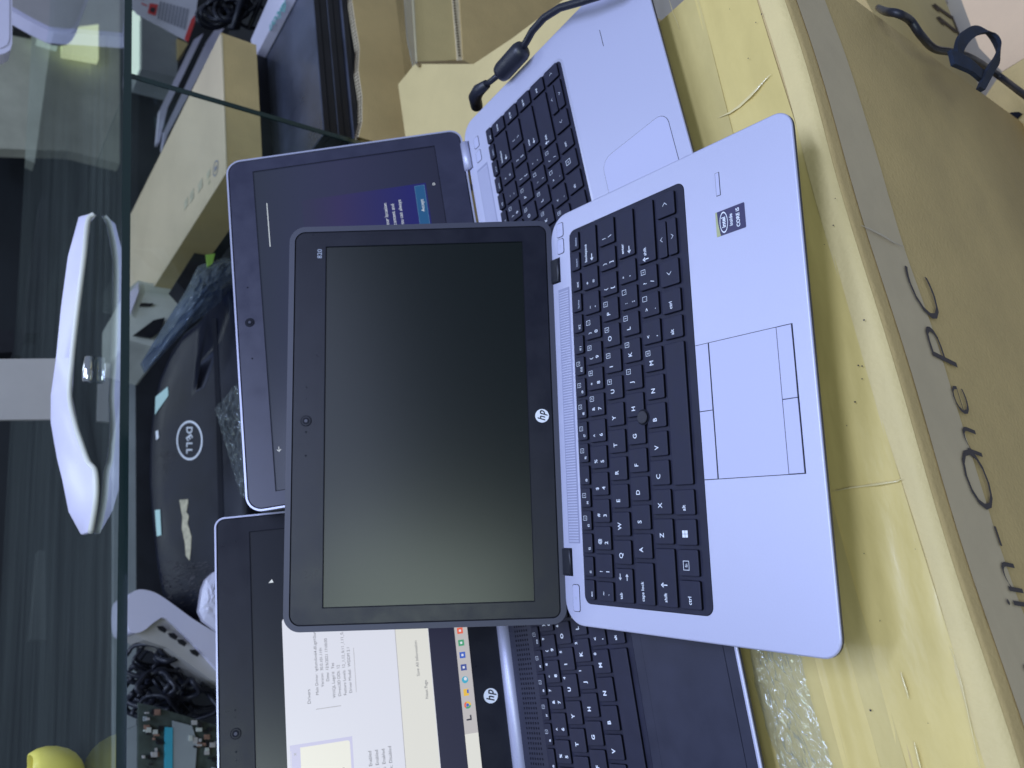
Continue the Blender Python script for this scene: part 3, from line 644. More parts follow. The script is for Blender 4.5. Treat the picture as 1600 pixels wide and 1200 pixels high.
for (x, y) in [(1288, 382), (1341, 571), (1347, 572), (1347, 592), (1323, 665), (1336, 628), (1350, 500), (1181, 35), (1169, 91), (1350, 865), (1430, 858), (1305, 310), (1302, 352), (1273, 600), (1190, 22), (1140, 14), (1375, 970), (1450, 1130), (1360, 1110)]:
    q = KZ(x, y, ZT + .0024); s.disc(q.x, q.y, q.z, rnd.uniform(.0002, .0006), 'ink', 7)
o = part(s, 'dirt_specks', (0, .2, -.62), bx); o['kind'] = 'stuff'
# crumpled stretch film lying on the tape
def film(pts, name, label, mt='clear_film', amp=.004, nu=70, nv=16, th=0, cat='plastic wrap'):
    a, b2, c, d = [Vector(p) for p in pts]; s = MB(); vs = []
    rnd = random.Random(len(name) * 7 + nu)
    ph = [(rnd.uniform(10, 60), rnd.uniform(10, 60), rnd.uniform(0, 6)) for _ in range(7)]
    nrm = (b2 - a).cross(d - a).normalized()
    for i in range(nu + 1):
        for j in range(nv + 1):
            u, v = i / nu, j / nv; p = a.lerp(b2, u).lerp(d.lerp(c, u), v)
            h = sum(abs(math.sin(u * f1 + v * f2 * .6 + q)) for f1, f2, q in ph) / 7 * amp * (.7 + rnd.random() * .6)
            vs.append(tuple(p + nrm * h))
    s.add(vs, [[i * (nv + 1) + j, (i + 1) * (nv + 1) + j, (i + 1) * (nv + 1) + j + 1, i * (nv + 1) + j + 1] for i in range(nu) for j in range(nv)], mt, False)
    return placed(s, name, label, cat)
def crumple(x0, x1, y0, y1, z, name, label, mt, seed, nx, ny, amp):
    rnd = random.Random(seed); s = MB(); vs = []
    for i in range(nx + 1):
        for j in range(ny + 1):
            u, v = i / nx, j / ny; x = x0 + (x1 - x0) * u; y = y0 + (y1 - y0) * v + .003 * math.sin(u * 21) * (1 if j in (0, ny) else .5)
            rid = abs(math.sin(v * 9 + math.sin(u * 17) * 1.2)) ** .6
            vs.append((x + rnd.uniform(-.6, .6) * (x1 - x0) / nx, y + rnd.uniform(-.5, .5) * (y1 - y0) / ny, z + amp * (.25 * rid + .75 * rnd.random() ** 1.6) * (0.1 + math.sin(math.pi * v)) ))
    s.add(vs, [[i * (ny + 1) + j, (i + 1) * (ny + 1) + j, (i + 1) * (ny + 1) + j + 1, i * (ny + 1) + j + 1] for i in range(nx) for j in range(ny)], mt, False)
    s.f = [t for f_ in s.f for t in ((f_[0], f_[1], f_[2]), (f_[0], f_[2], f_[3]))]; s.m = [0] * len(s.f); s.sm = [False] * len(s.f)
    return placed(s, name, label, 'plastic wrap')
crumple(-.30, .12, .046, .082, ZT + .0035, 'plastic_wrap', 'crumpled clear stretch film on the carton in front of the left laptop', 'clear_film', 4, 150, 30, .0058)

# ================================================================== GLASS CABINET
ZS = .224
cab = kroot('display_cabinet', 'glass display cabinet with dark green glass edges behind the laptops', 'cabinet', (.5, .575, -.20))
A0 = (.5, .575, -.20)
g = MB(); g.box(-.6, .574, ZS - .008, 1.6, 1.55, ZS, 'glass'); part(g, 'glass_shelf', A0, cab)
g = MB(); g.box(-.6, .5725, ZS - .0083, 1.6, .5738, ZS + .0002, 'glass_edge'); part(g, 'shelf_edge', A0, cab)
g = MB(); g.box(.7150, .581, -.18, .7210, 1.25, ZS - .009, 'glass_clear'); part(g, 'glass_divider', A0, cab)
g = MB(); g.box(.7148, .5790, -.18, .7212, .5808, ZS - .009, 'glass_edge'); part(g, 'divider_edge', A0, cab)
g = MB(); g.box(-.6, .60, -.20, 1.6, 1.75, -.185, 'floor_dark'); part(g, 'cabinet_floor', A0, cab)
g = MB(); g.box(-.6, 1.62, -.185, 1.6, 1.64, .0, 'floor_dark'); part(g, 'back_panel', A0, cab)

def photo_panel(pts, plane, val, depth, mt, name, label, cat, side=None, group=None, zdown=False):
    P = [{'Y': KY, 'Z': KZ, 'X': KX}[plane](x, y, val) for x, y in pts]
    s = MB(); s.prism(P, {'Y': (0, depth, 0), 'Z': (0, 0, -depth), 'X': (depth, 0, 0)}[plane], mt, side)
    if label is None: return s
    return placed(s, name, label, cat, group, recalc=True)
# wall behind the shelf
photo_panel([(-60, -400), (-60, 230), (108, 236), (187, 256), (187, -300)], 'Y', 2.3, .05, 'wall_grey', 'partition', 'grey partition wall at the back, upper part with the lit window above it', 'partition')
photo_panel([(97, 45), (97, 82), (154, 92), (154, 38)], 'Y', 2.24, .03, 'window_lit', 'window', 'bright pale yellow lit window at the back behind the monitors', 'window')
photo_panel([(60, 38), (58, 62), (90, 72), (90, 44)], 'Y', 2.24, .03, 'pale_green_glow', 'window', 'smaller pale green lit window beside the yellow one', 'window')
photo_panel([(20, -10), (20, 46), (50, 52), (50, -10)], 'Y', 2.2, .03, 'black_plastic', 'wall_box', 'small black box on the back wall between the two monitors', 'box')
photo_panel([(66, 305), (75, 305), (75, 480), (62, 520), (40, 520), (40, 480)], 'Y', 1.9, .08, 'floor_dark', 'monitor', 'dark flat monitor lying far back on the shelf', 'monitor')
photo_panel([(-20, 514), (-20, 552), (20, 550), (22, 516)], 'Y', 1.75, .08, 'black_plastic', 'device', 'black device with a pale edge far back on the shelf at the left', 'device')
photo_panel([(60, 860), (70, 860), (72, 1000), (48, 1000)], 'Y', 1.9, .05, 'wall_dim', 'panel', 'dim grey upright panel far back behind the shelf at the left', 'panel')

mat('rim_cream', (.70, .70, .62), .35)
def smooth_path(pts, k=6):
    P = [Vector(p) for p in pts]; o = []
    for i in range(len(P) - 1):
        p0 = P[max(i - 1, 0)]; p1 = P[i]; p2 = P[i + 1]; p3 = P[min(i + 2, len(P) - 1)]
        for j in range(k):
            t = j / k; o.append(.5 * ((2 * p1) + (p2 - p0) * t + (2 * p0 - 5 * p1 + 4 * p2 - p3) * t * t + (3 * p1 - p0 - 3 * p2 + p3) * t ** 3))
    o.append(P[-1]); return o
# white monitor foot on the glass shelf
st = kroot('monitor_stand', 'white V-shaped monitor stand with a flat grey neck standing on the glass shelf', 'monitor stand', (.42, .75, ZS))
A0 = (.42, .75, ZS)
tipR = KZ(145, 336, ZS + .004); tipL = KZ(156, 826, ZS + .003)
def arm(front, back, name_):
    """curved plate: front/back are lists of (x,y,z) along the arm, top surface between them, with thickness"""
    s = MB(); n = len(front); vs = []
    for f_, b_ in zip(front, back): vs += [tuple(f_), tuple(b_)]
    for f_, b_ in zip(front, back):
        vs += [tuple(Vector(f_) - Vector((0, 0, .006))), tuple(Vector(b_) - Vector((0, 0, .006)))]
    q = 2 * n; fs = []
    for i in range(n - 1):
        a, b2, c, d = 2 * i, 2 * i + 1, 2 * i + 3, 2 * i + 2
        fs += [[a, d, c, b2], [a, q + a, q + d, d], [b2, c, q + c, q + b2]]
    fs += [[0, 1, q + 1, q], [2 * n - 2, q + 2 * n - 2, q + 2 * n - 1, 2 * n - 1]]
    s.add(vs, fs, 'white_plastic', True)
    for i in range(n - 1):
        a, b2, c, d = 2 * i, 2 * i + 1, 2 * i + 3, 2 * i + 2
        s.f.append([q + a, q + b2, q + c, q + d]); s.m.append(s.mi('groove')); s.sm.append(False)  # underside painted dark to stand for the shade beneath the arch
    return s
fr = [KZ(144, 335, ZS + .0075), KZ(134, 346, ZS + .014), KZ(128, 400, ZS + .019), KZ(118, 480, ZS + .022), KZ(109, 560, ZS + .024), KZ(105, 618, ZS + .024), KZ(114, 664, ZS + .021), KZ(124, 695, ZS + .017), KZ(134, 722, ZS + .0125), KZ(145, 738, ZS + .0075), KZ(146, 782, ZS + .006), KZ(138, 832, ZS + .0055)]
bk = [KZ(141, 333, ZS + .009), KZ(122, 338, ZS + .021), KZ(105, 400, ZS + .032), KZ(94, 480, ZS + .036), KZ(86, 560, ZS + .038), KZ(78, 618, ZS + .038), KZ(78, 660, ZS + .038), KZ(83, 690, ZS + .036), KZ(88, 718, ZS + .034), KZ(96, 750, ZS + .030), KZ(106, 800, ZS + .022), KZ(126, 836, ZS + .009)]
for i in range(1, 11): pass
s = arm(fr, bk, ''); o = part(s, 'foot', A0, st, recalc=True, bevel=.0025)
# back wall of the foot so that it is a solid arch seen from other sides
s = MB(); s.tube(smooth_path([v + Vector((0, -.001, -.002)) for v in fr], 5), .0030, 'rim_cream', 8); part(s, 'foot_rim', A0, st)
nk = [KY(-260, 563, .80), KY(95, 560, .80), KY(93, 655, .80), KY(-260, 658, .80)]
s = MB(); s.prism(nk, (0, .006, 0), 'grey_plastic'); part(s, 'neck', A0, st, recalc=True, bevel=.0008)
c0 = KZ(147, 578, ZS); s = MB(); s.tube([(c0.x - .016, c0.y, ZS + .006), (c0.x - .014, c0.y, ZS + .006), (c0.x + .014, c0.y, ZS + .006), (c0.x + .016, c0.y, ZS + .006)], [.003, .006, .006, .003], 'chrome', 16); part(s, 'rubber_foot', A0, st)

# monitor corners hanging into the frame
def monitor(pts, y, label, th, at, mt='white_plastic'):
    P = [KY(px, py, y) for px, py in pts]; r = kroot('monitor', label, 'monitor', at)
    s = MB(); s.prism(P, (0, th, 0), mt); part(s, 'housing', at, r, recalc=True, bevel=.004)
    c = sum(P, Vector()) / len(P); Q = [c + (p - c) * .93 + Vector((0, -.0015, 0)) for p in P]
    s = MB(); s.prism(Q, (0, .001, 0), 'grey_plastic' if 'grey' in label else mt); part(s, 'face', at, r, recalc=True)
    return r
monitor([(-200, -300), (20, -300), (19, 68), (16, 78), (8, 83), (-10, 88), (-200, 92)], .95, 'pale lilac monitor with a rounded lower corner, cut off by the photo corner', .03, (1.2, .95, ZS))
monitor([(-60, -25), (-60, -300), (175, -300), (175, -100), (137, 0), (124, 34), (118, 45), (110, 52), (98, 54), (84, 52), (50, 35), (20, 18)], 1.25, 'silver grey rounded monitor standing behind the pale one', .04, (1.3, 1.25, ZS))

# yellow tub at the lower left corner on the shelf
P0 = KZ(131, 1222, ZS); n = 40; s = MB(); vs = []
Rr = abs(KY(100, 1163, P0.y).x - P0.x); Hh = KY(53, 1200, P0.y - Rr * .6).z - ZS
prf = [(.0, .40), (.05, .56), (.15, .72), (.3, .86), (.5, .96), (.7, 1.0), (.86, .98), (1.0, .90), (1.0, .86), (.85, .93), (.5, .90), (.1, .5)]
for h_, r_ in prf:
    for k in range(n):
        a = 2 * math.pi * k / n; w_ = 1 + .03 * math.sin(3 * a + 1) + .015 * math.sin(7 * a); vs.append((P0.x + Rr * r_ * w_ * math.cos(a), P0.y + Rr * r_ * w_ * math.sin(a), ZS + .0005 + Hh * h_ * (1 + .02 * math.sin(5 * a) * (h_ > .9))))
s.add(vs, [[i * n + k, i * n + (k + 1) % n, (i + 1) * n + (k + 1) % n, (i + 1) * n + k] for i in range(len(prf) - 1) for k in range(n)] + [list(range(n))[::-1]], 'yellow', True)
for a0 in (.2, .55, .95):
    c_ = Vector((P0.x + Rr * .9 * math.cos(a0 - 1.9), P0.y + Rr * .9 * math.sin(a0 - 1.9), ZS + Hh)); s.add([tuple(c_ + Vector((-.003, 0, -.001))), tuple(c_ + Vector((.003, 0, -.001))), tuple(c_ + Vector((.004, -.003, .006))), tuple(c_ + Vector((-.001, -.004, .004)))], [[0, 1, 2, 3]], 'yellow')
#YELLOW
placed(s, 'plastic_cup', 'bright yellow bulging plastic cup standing on the glass shelf', 'cup')

# ================================================================== INSIDE THE CABINET, LEFT OF THE DIVIDER
# long grey strip at the back
photo_panel([(196, 440), (211, 440), (214, 1300), (178, 1300), (178, 690), (196, 600)], 'Y', 1.45, .02, 'pale_grey', 'back_strip', 'long pale grey strip along the cabinet back under the glass shelf', 'strip')
# cream machine with a slot
r = kroot('printer', 'cream coloured machine with a dark slot standing left of the brown flat box', 'printer', tuple(KY(310, 480, 1.15))); A0 = tuple(KY(310, 480, 1.15))
s = photo_panel([(196, 455), (216, 438), (232, 442), (300, 450), (314, 440), (326, 446), (318, 470), (290, 505), (268, 530), (256, 548), (232, 540), (196, 530)], 'Y', 1.15, .2, 'cream_plastic', '', None, ''); part(s, 'housing', A0, r, recalc=True, bevel=.004)
s = photo_panel([(220, 473), (240, 474), (236, 478), (218, 478)], 'Y', 1.145, .004, 'black_plastic', '', None, ''); part(s, 'slot', A0, r, recalc=True)
s = photo_panel([(196, 466), (216, 440), (217, 455), (203, 492)], 'Y', 1.14, .004, 'white_plastic', '', None, ''); part(s, 'label_plate', A0, r, recalc=True)
s = photo_panel([(208, 524), (240, 500), (258, 496), (252, 516), (236, 528)], 'Y', 1.14, .004, 'black_plastic', '', None, ''); part(s, 'opening', A0, r, recalc=True)
# black bar under the brown box
photo_panel([(276, 440), (292, 458), (362, 352), (362, 300)], 'Y', 1.0, .05, 'black_plastic', 'power_adapter', 'long black power adapter below the end of the flat brown box', 'adapter')
# dark plastic bag
def blob_panel(pts, y, th, mt, name, label, cat, amp=.006):
    P = [KY(a_, b_, y) for a_, b_ in pts]; c = sum(P, Vector()) / len(P); s = MB(); N = len(P); rings = 7; vs = []; rnd = random.Random(len(pts) * 3 + int(y * 100))
    for k in range(rings + 1):
        f_ = 1 - k / rings
        for p in P:
            q = c + (p - c) * f_; h = th * (1 - f_ ** 2.2) + rnd.uniform(-amp, amp) * (f_ < 1); vs.append((q.x, q.y - h, q.z + rnd.uniform(-amp, amp) * .3 * (f_ < 1)))
    s.add(vs, [[k * N + i, k * N + (i + 1) % N, (k + 1) * N + (i + 1) % N, (k + 1) * N + i] for k in range(rings) for i in range(N)], mt, False)
    s.add([(p.x, p.y + .01, p.z) for p in P], [list(range(N))], mt)
    return placed(s, name, label, cat)
def round_poly(pts, k=4):
    P = [Vector((x, y, 0)) for x, y in pts]; n = len(P); o = []
    for i in range(n):
        p0, p1, p2, p3 = P[i - 1], P[i], P[(i + 1) % n], P[(i + 2) % n]
        for j in range(k):
            t = j / k; q = .5 * ((2 * p1) + (p2 - p0) * t + (2 * p0 - 5 * p1 + 4 * p2 - p3) * t * t + (3 * p1 - p0 - 3 * p2 + p3) * t ** 3); o.append((q.x, q.y))
    return o
def dens(pts, k=3):
    o = []
    for i in range(len(pts)):
        a_, b_ = pts[i], pts[(i + 1) % len(pts)]
        for j in range(k): o.append((a_[0] + (b_[0] - a_[0]) * j / k, a_[1] + (b_[1] - a_[1]) * j / k))
    return o
blob_panel(dens([(352, 402), (310, 415), (290, 455), (258, 505), (222, 565), (228, 580), (262, 545), (300, 505), (345, 470), (375, 440), (375, 405)]), .86, .03, 'blue_film', 'plastic_bag', 'dark blue crumpled plastic bag hanging over the black laptop lid', 'plastic bag')
photo_panel([(322, 398), (336, 396), (332, 412), (324, 417)], 'Y', .85, .002, 'leaf', 'sticker', 'small green scrap beside the brown box and the plastic bag', 'scrap')
# black laptop lid, upside down
dp0, dp1, dp2 = KZ(380, 900, 0), KZ(380, 500, 0), KZ(243, 700, .085)
dn = (dp1 - dp0).cross(dp2 - dp0).normalized()
if dn.y > 0: dn = -dn
def DP(px, py, off=0):
    p = onplane(px, py, KM @ (dp0 + dn * off), (KM.to_3x3() @ dn)); return KI @ p
DL = kroot('laptop', 'closed black laptop seen from its lid, with ring logo, torn masking tape and labels', 'laptop', tuple(DP(380, 700))); A0 = tuple(DP(380, 700))
P = [DP(*p, -.012) for p in ((345, 440), (340, 470), (318, 500), (292, 520), (272, 550), (255, 590), (244, 635), (239, 690), (238, 760), (243, 830), (250, 890), (262, 950), (300, 1000), (395, 1000), (395, 800), (395, 600), (390, 440))]
c = sum(P, Vector()) / len(P)
s = MB(); N = len(P); top = [tuple(c + (p - c) * f_ + dn * .012 * h_) for f_, h_ in ((1, 0), (.985, .45), (.95, .75), (.88, .93), (.6, 1), (.3, 1)) for p in P]
s.add(top, [[k * N + i, k * N + (i + 1) % N, (k + 1) * N + (i + 1) % N, (k + 1) * N + i] for k in range(5) for i in range(N)] + [[5 * N + i for i in range(N)]], 'lid_black', True)
s.add([tuple(p) for p in P] + [tuple(p - dn * .02) for p in P], [[i, N + i, N + (i + 1) % N, (i + 1) % N] for i in range(N)], 'black_plastic')
part(s, 'lid', A0, DL, recalc=True)
def dmark(pts, mt, name, off=.0007):
    s = MB(); s.prism([DP(x, y, off) for x, y in pts], tuple(dn * -.0005), mt); return part(s, name, A0, DL, recalc=True)
# seam between lid and base, label scraps, tape, dust
dmark([(331, 497), (338, 497), (344, 620), (349, 800), (350, 960), (341, 960), (341, 800), (337, 640)], 'groove', 'seam')
dmark([(243, 620), (262, 604), (263, 618), (242, 648)], 'label_mint', 'label')
dmark([(243, 674), (247, 672), (248, 684), (244, 688)], 'white_print', 'label', .0009)
dmark([(242, 797), (250, 796), (252, 836), (245, 838)], 'label_mint', 'label')
dmark([(280, 781), (294, 780), (293, 790), (291, 800), (295, 806), (293, 818), (299, 838), (298, 858), (296, 876), (290, 868), (289, 850), (284, 826), (285, 808)], 'masking', 'masking_tape')
s = MB(); rnd = random.Random(5)
for i in range(150):
    x, y = rnd.uniform(250, 325), rnd.gauss(905, 24)
    if y < 868 or y > 950 or x < 238 + (y - 800) * .12: continue
    w_, h_ = rnd.uniform(1, 9), rnd.uniform(.5, 1.6); s.add([tuple(DP(x, y, .0006)), tuple(DP(x + w_, y - w_ * .4, .0006)), tuple(DP(x + w_, y - w_ * .4 + h_, .0006)), tuple(DP(x, y + h_, .0006))], [[0, 1, 2, 3]], 'dust')
for i in range(60):
    x, y = rnd.gauss(258, 8), rnd.gauss(722, 10); w_ = rnd.uniform(1, 6); s.add([tuple(DP(x, y, .0006)), tuple(DP(x + w_, y - w_, .0006)), tuple(DP(x + w_, y - w_ + 1, .0006))], [[0, 1, 2]], 'dust')
o = part(s, 'dust', A0, DL); o['kind'] = 'stuff'
# ring logo and letters, upside down as the lid lies
ctr = DP(296, 688, .0008); ux = (DP(296, 664, .0008) - ctr); uy = (DP(275, 688, .0008) - ctr)   # photo up = reading right for upright things
s = MB(); vs = []; 
for i in range(40):
    a = 2 * math.pi * i / 40
    for q in (1.12, 1.0): vs.append(tuple(ctr + ux * math.cos(a) * 1.15 * q + uy * math.sin(a) * .86 * q))
s.add(vs, [[2 * i, 2 * i + 1, (2 * i + 3) % 80, (2 * i + 2) % 80] for i in range(40)], 'white_print')
for ch, cx, tw in (('D', -.62, 0), ('E', -.17, 35), ('L', .28, 0), ('L', .68, 0)):
    v_, f_, x0, x1 = text_geo(ch, .02); sz = .62; cc, ss = math.cos(R(tw)), math.sin(R(tw)); o = []
    for a_, b_ in v_:
        p_, q_ = (a_ - (x0 + x1) / 2) * sz, (b_ - .35) * sz; p_, q_ = p_ * cc - q_ * ss, p_ * ss + q_ * cc
        o.append(tuple(ctr - ux * (p_ + cx * 1.0) * 1.05 - uy * q_ * 1.0))
    s.add(o, f_, 'white_print')
part(s, 'logo', A0, DL)
#DELLMARKS
# bubble wrap between lids
film([KY(338, 640, .72), KY(378, 775, .72), KY(420, 790, .70), KY(372, 600, .70)], 'bubble_wrap', 'crinkled clear plastic wrap squeezed between the black lid and the lilac screen', 'clear_film', .010, 40, 20)
# white access point with ports
r = kroot('network_router', 'white plastic housing with a row of dark ports lying tilted over black cables', 'router', tuple(KY(270, 1000, .92))); A0 = tuple(KY(270, 1000, .92))
s = photo_panel(round_poly([(199, 942), (204, 928), (218, 921), (240, 925), (262, 938), (300, 966), (362, 1010), (362, 1066), (310, 1014), (262, 968), (244, 970), (225, 985), (208, 989), (200, 978)]), 'Y', .92, .10, 'white_plastic', '', None, ''); part(s, 'housing', A0, r, recalc=True, bevel=.006)
s = photo_panel([(243, 968), (262, 965), (310, 1012), (360, 1062), (360, 1075), (330, 1062), (262, 1012), (225, 1000), (212, 990), (226, 983)], 'Y', .93, .08, 'grey_plastic', '', None, ''); part(s, 'port_panel', A0, r, recalc=True, bevel=.002)
for (a_, b_) in ((252, 983), (269, 994), (283, 1004), (303, 1020)):
    s = photo_panel([(a_ - 6, b_ - 5), (a_ + 3, b_ - 5), (a_ + 9, b_ + 1), (a_ + 6, b_ + 6), (a_ - 3, b_ + 1)], 'Y', .918, .004, 'black_plastic', '', None, ''); part(s, 'port', A0, r, recalc=True)
blob_panel(dens([(335, 893), (322, 905), (316, 920), (311, 955), (318, 970), (345, 990), (350, 893)], 2), .84, .012, 'white_plastic', 'plastic_part', 'small white plastic part poking out beside the left laptop lid', 'plastic part', .001)
# black cable bundle
s = MB(); rnd = random.Random(3)
for i in range(34):
    cx, cy = rnd.uniform(215, 335), rnd.uniform(1020, 1110); p = []
    a0 = rnd.uniform(0, 6); rad = rnd.uniform(12, 38)
    for k in range(18):
        t_ = a0 + k * .3; p.append(KY(cx + rad * math.cos(t_) * (1 + .2 * math.sin(3 * t_)), cy + rad * .7 * math.sin(t_), .95 + i * .0022 + .012 * math.sin(t_ * 1.7 + i)))
    s.tube(p, rnd.choice((.0022, .003, .0038)), 'cable', 7)
placed(s, 'cable_bundle', 'tangled black cables between the white router and the circuit board', 'cables')
# circuit board
r = kroot('circuit_board', 'bare circuit board with grey plates and a cyan ribbon at the lower left', 'circuit board', tuple(KY(270, 1180, .92))); A0 = tuple(KY(270, 1180, .92))
s = photo_panel([(216, 1098), (235, 1102), (360, 1140), (360, 1330), (216, 1330)], 'Y', .92, .004, 'pcb', '', None, ''); part(s, 'board', A0, r, recalc=True)
s = photo_panel([(258, 1136), (270, 1137), (269, 1330), (257, 1330)], 'Y', .915, .004, 'cyan_strip', '', None, ''); part(s, 'ribbon', A0, r, recalc=True)
s = photo_panel([(270, 1126), (300, 1134), (308, 1160), (296, 1330), (271, 1330)], 'Y', .916, .003, 'pale_grey', '', None, ''); part(s, 'plate', A0, r, recalc=True)
for i in range(90):
    a_, b_ = rnd.uniform(220, 345), rnd.uniform(1108, 1205)
    w_, h_ = rnd.uniform(2, 9), rnd.uniform(2, 10)
    if 255 < a_ + w_ / 2 < 296: continue
    if b_ < 1100 + (a_ - 216) * .30: continue
    Q = [KY(a_, b_, .919), KY(a_ + w_, b_, .919), KY(a_ + w_, b_ + h_, .919), KY(a_, b_ + h_, .919)]
    s = MB(); s.prism(Q, (0, -rnd.uniform(.002, .008), 0), rnd.choice(('black_plastic', 'black_plastic', 'pale_grey', 'copper', 'grey_plastic', 'cream_plastic')))
    part(s, 'chip', A0, r, recalc=True)
photo_panel([(194, 1142), (214, 1134), (214, 1330), (190, 1330)], 'Y', .98, .02, 'pale_grey', 'metal_plate', 'plain grey metal plate beside the circuit board at the lower left', 'plate')

# ================================================================== INSIDE THE CABINET, RIGHT OF THE DIVIDER
fb = kroot('cardboard_box', 'long flat brown box with a round mark printed on its pale top', 'box', (.86, 1.0, -.007)); A0 = (.86, 1.0, -.007)
s = MB(); Q = [KZ(352, 270, .05), KZ(348, 43, .05)]; yn = Q[0].y; x0_, x1_ = Q[0].x, Q[1].x
s.box(x0_, yn, -.007, x1_, 1.36, .05, 'card_grey', .0015, 'card'); part(s, 'carton', A0, fb)
s = MB()
for i in range(52): xx = x0_ + .004 + i * (x1_ - x0_ - .008) / 52; s.box(xx, yn - .0008, .0468, xx + .0028, yn - .0001, .0488, 'dash')
part(s, 'flap_edge', A0, fb)
s = MB(); q = KZ(337, 263, .0505); s.ring(q.x, q.y, .0508, .0105, .0125, 'grey_print', 26); s.box(q.x - .003, q.y - .005, .0506, q.x + .003, q.y + .005, .0509, 'grey_print')
for (a_, b_, w_, h_) in ((326, 272, .012, .016), (313, 290, .016, .022), (300, 306, .018, .02), (291, 318, .016, .02), (327, 285, .003, .01)):
    q = KZ(a_, b_, .0505); s.box(q.x - w_ / 2, q.y - h_ / 2, .0506, q.x + w_ / 2, q.y + h_ / 2, .0508, 'masking')
part(s, 'print', A0, fb)
s = MB(); s.box(.775, .80, -.048, 1.02, 1.30, -.008, 'black_plastic', .004); placed(s, 'laptop', 'black closed laptop hidden underneath the long flat brown box', 'laptop')
# carton of black laptops
ct = kroot('cardboard_box', 'open carton with torn corrugated edge holding a stack of black laptops', 'box', (.93, .8, -.34)); A0 = (.93, .8, -.34)
s = MB()
cpts = [KY(x, y, .60) for x, y in ((549, -60), (550, 0), (556, 40), (562, 75), (560, 110), (566, 150), (566, 190), (560, 214))]
for i, p in enumerate(cpts[:-1]):
    q_ = cpts[i + 1]
    for mt, y0_, y1_ in (('card', -.0, .001), ('card_pale', .0135, .0145)):
        s.add([(p.x, .60 + y0_, p.z), (q_.x, .60 + y0_, q_.z), (q_.x, .60 + y0_, -.34), (p.x, .60 + y0_, -.34)], [[0, 1, 2, 3]], mt)
    s.add([(p.x, .600, p.z), (q_.x, .600, q_.z), (q_.x, .6145, q_.z), (p.x, .6145, p.z)], [[0, 1, 2, 3]], 'card_flute')
s.box(cpts[-1].x, .6096, -.34, cpts[-1].x + .004, .62, -.10, 'card'); part(s, 'front_wall', A0, ct, recalc=True)
s = MB(); xx = cpts[-1].x
while xx < 1.06:
    zz = -.1
    for i in range(len(cpts) - 1):
        if cpts[i + 1].x <= xx <= cpts[i].x: f_ = (xx - cpts[i + 1].x) / max(1e-6, cpts[i].x - cpts[i + 1].x); zz = cpts[i + 1].z + (cpts[i].z - cpts[i + 1].z) * f_
    s.box(xx, .6020, zz + .0002, xx + .0028, .6055, zz + .0010, 'ink_brown'); s.box(xx + .002, .6085, zz + .0002, xx + .0048, .6120, zz + .0010, 'ink_brown'); xx += .0058
part(s, 'corrugated_edge', A0, ct)
zt = -.046; labs = ('glossy black closed laptop on top of the stack in the carton', 'black laptop second from the top of the stack in the carton', 'black laptop third from the top of the stack in the carton')
for i in range(3):
    r = kroot('laptop', labs[i], 'laptop', (.95, .74, zt - .022 - i * .024), 'laptops stacked in the carton')
    s = MB(); dx = (.0, .004, -.003)[i]; z1 = zt - i * .0235
    s.slab(rrect(.7475 + dx, .6175 + dx * .4, 1.12 + dx, .87 + dx, .006, 4), z1 - .010, z1, 'black_gloss', .0015, 'black_plastic'); part(s, 'lid', (.95, .74, zt - .022 - i * .024), r)
    s = MB(); s.slab(rrect(.7485 + dx, .619 + dx * .4, 1.119 + dx, .868 + dx, .006, 4), z1 - .0225, z1 - .0115, 'black_plastic', .001); part(s, 'base', (.95, .74, zt - .022 - i * .024), r)
s = MB(); P = [KZ(*p, zt + .016) for p in ((452, -12), (424, -12), (392, 62), (396, 96))]
s.prism(P, (0, 0, -.0145), 'white_plastic'); 
pa, pb = KZ(446, 0, zt + .017), KZ(421, 40, zt + .017); d = (pb - pa); ang = math.atan2(d.y, d.x)
vs_, fs_, x0t, x1t = text_geo('falcon', .0); sz = d.length / (x1t - x0t)
s.add([(pa.x + (a_ - x0t) * sz * math.cos(ang) - (b_ * sz - .002) * math.sin(ang), pa.y + (a_ - x0t) * sz * math.sin(ang) + (b_ * sz - .002) * math.cos(ang), zt + .0168) for a_, b_ in vs_], fs_, 'teal')
placed(s, 'product_box', 'slim white box with teal lettering falcon lying on the black laptops', 'box', recalc=False)
# coil of black cable
s = MB(); rnd = random.Random(11)
for i in range(16):
    cx, cy = rnd.uniform(330, 395), rnd.uniform(5, 28); rad = rnd.uniform(14, 26); p = []
    for k in range(20):
        t_ = k * .33; p.append(KY(cx + rad * math.cos(t_), cy + rad * .75 * math.sin(t_) - 2, 1.0 + i * .004 + .01 * math.sin(t_ * 2 + i)))
    s.tube(p, .0038, 'cable', 7)
for i in range(14):
    a_ = rnd.uniform(385, 440); s.tube([KY(a_, -30, .98 + i * .005), KY(a_ - 10, 5, .97 + i * .005), KY(a_ - 18 - rnd.uniform(0, 20), 45, .99 + i * .005)], .005, 'cable', 7)
placed(s, 'cable_coil', 'coil of thin black cable lying behind the brown box corner', 'cables')
# white profiles
for i, (p_, lab) in enumerate(((((303, 62), (318, 52), (262, 168), (249, 222), (245, 222), (250, 170)), 'white plastic trunking nearest the glass divider, leaning behind the brown box'), (((322, 66), (340, 40), (352, 40), (262, 210), (254, 232), (256, 205)), 'second white trunking, leaning against the side of the brown box'))):
    photo_panel(p_, 'Y', 1.38 - i * .01, .02, 'white_plastic', 'trunking', lab, 'trunking', group='white trunkings')
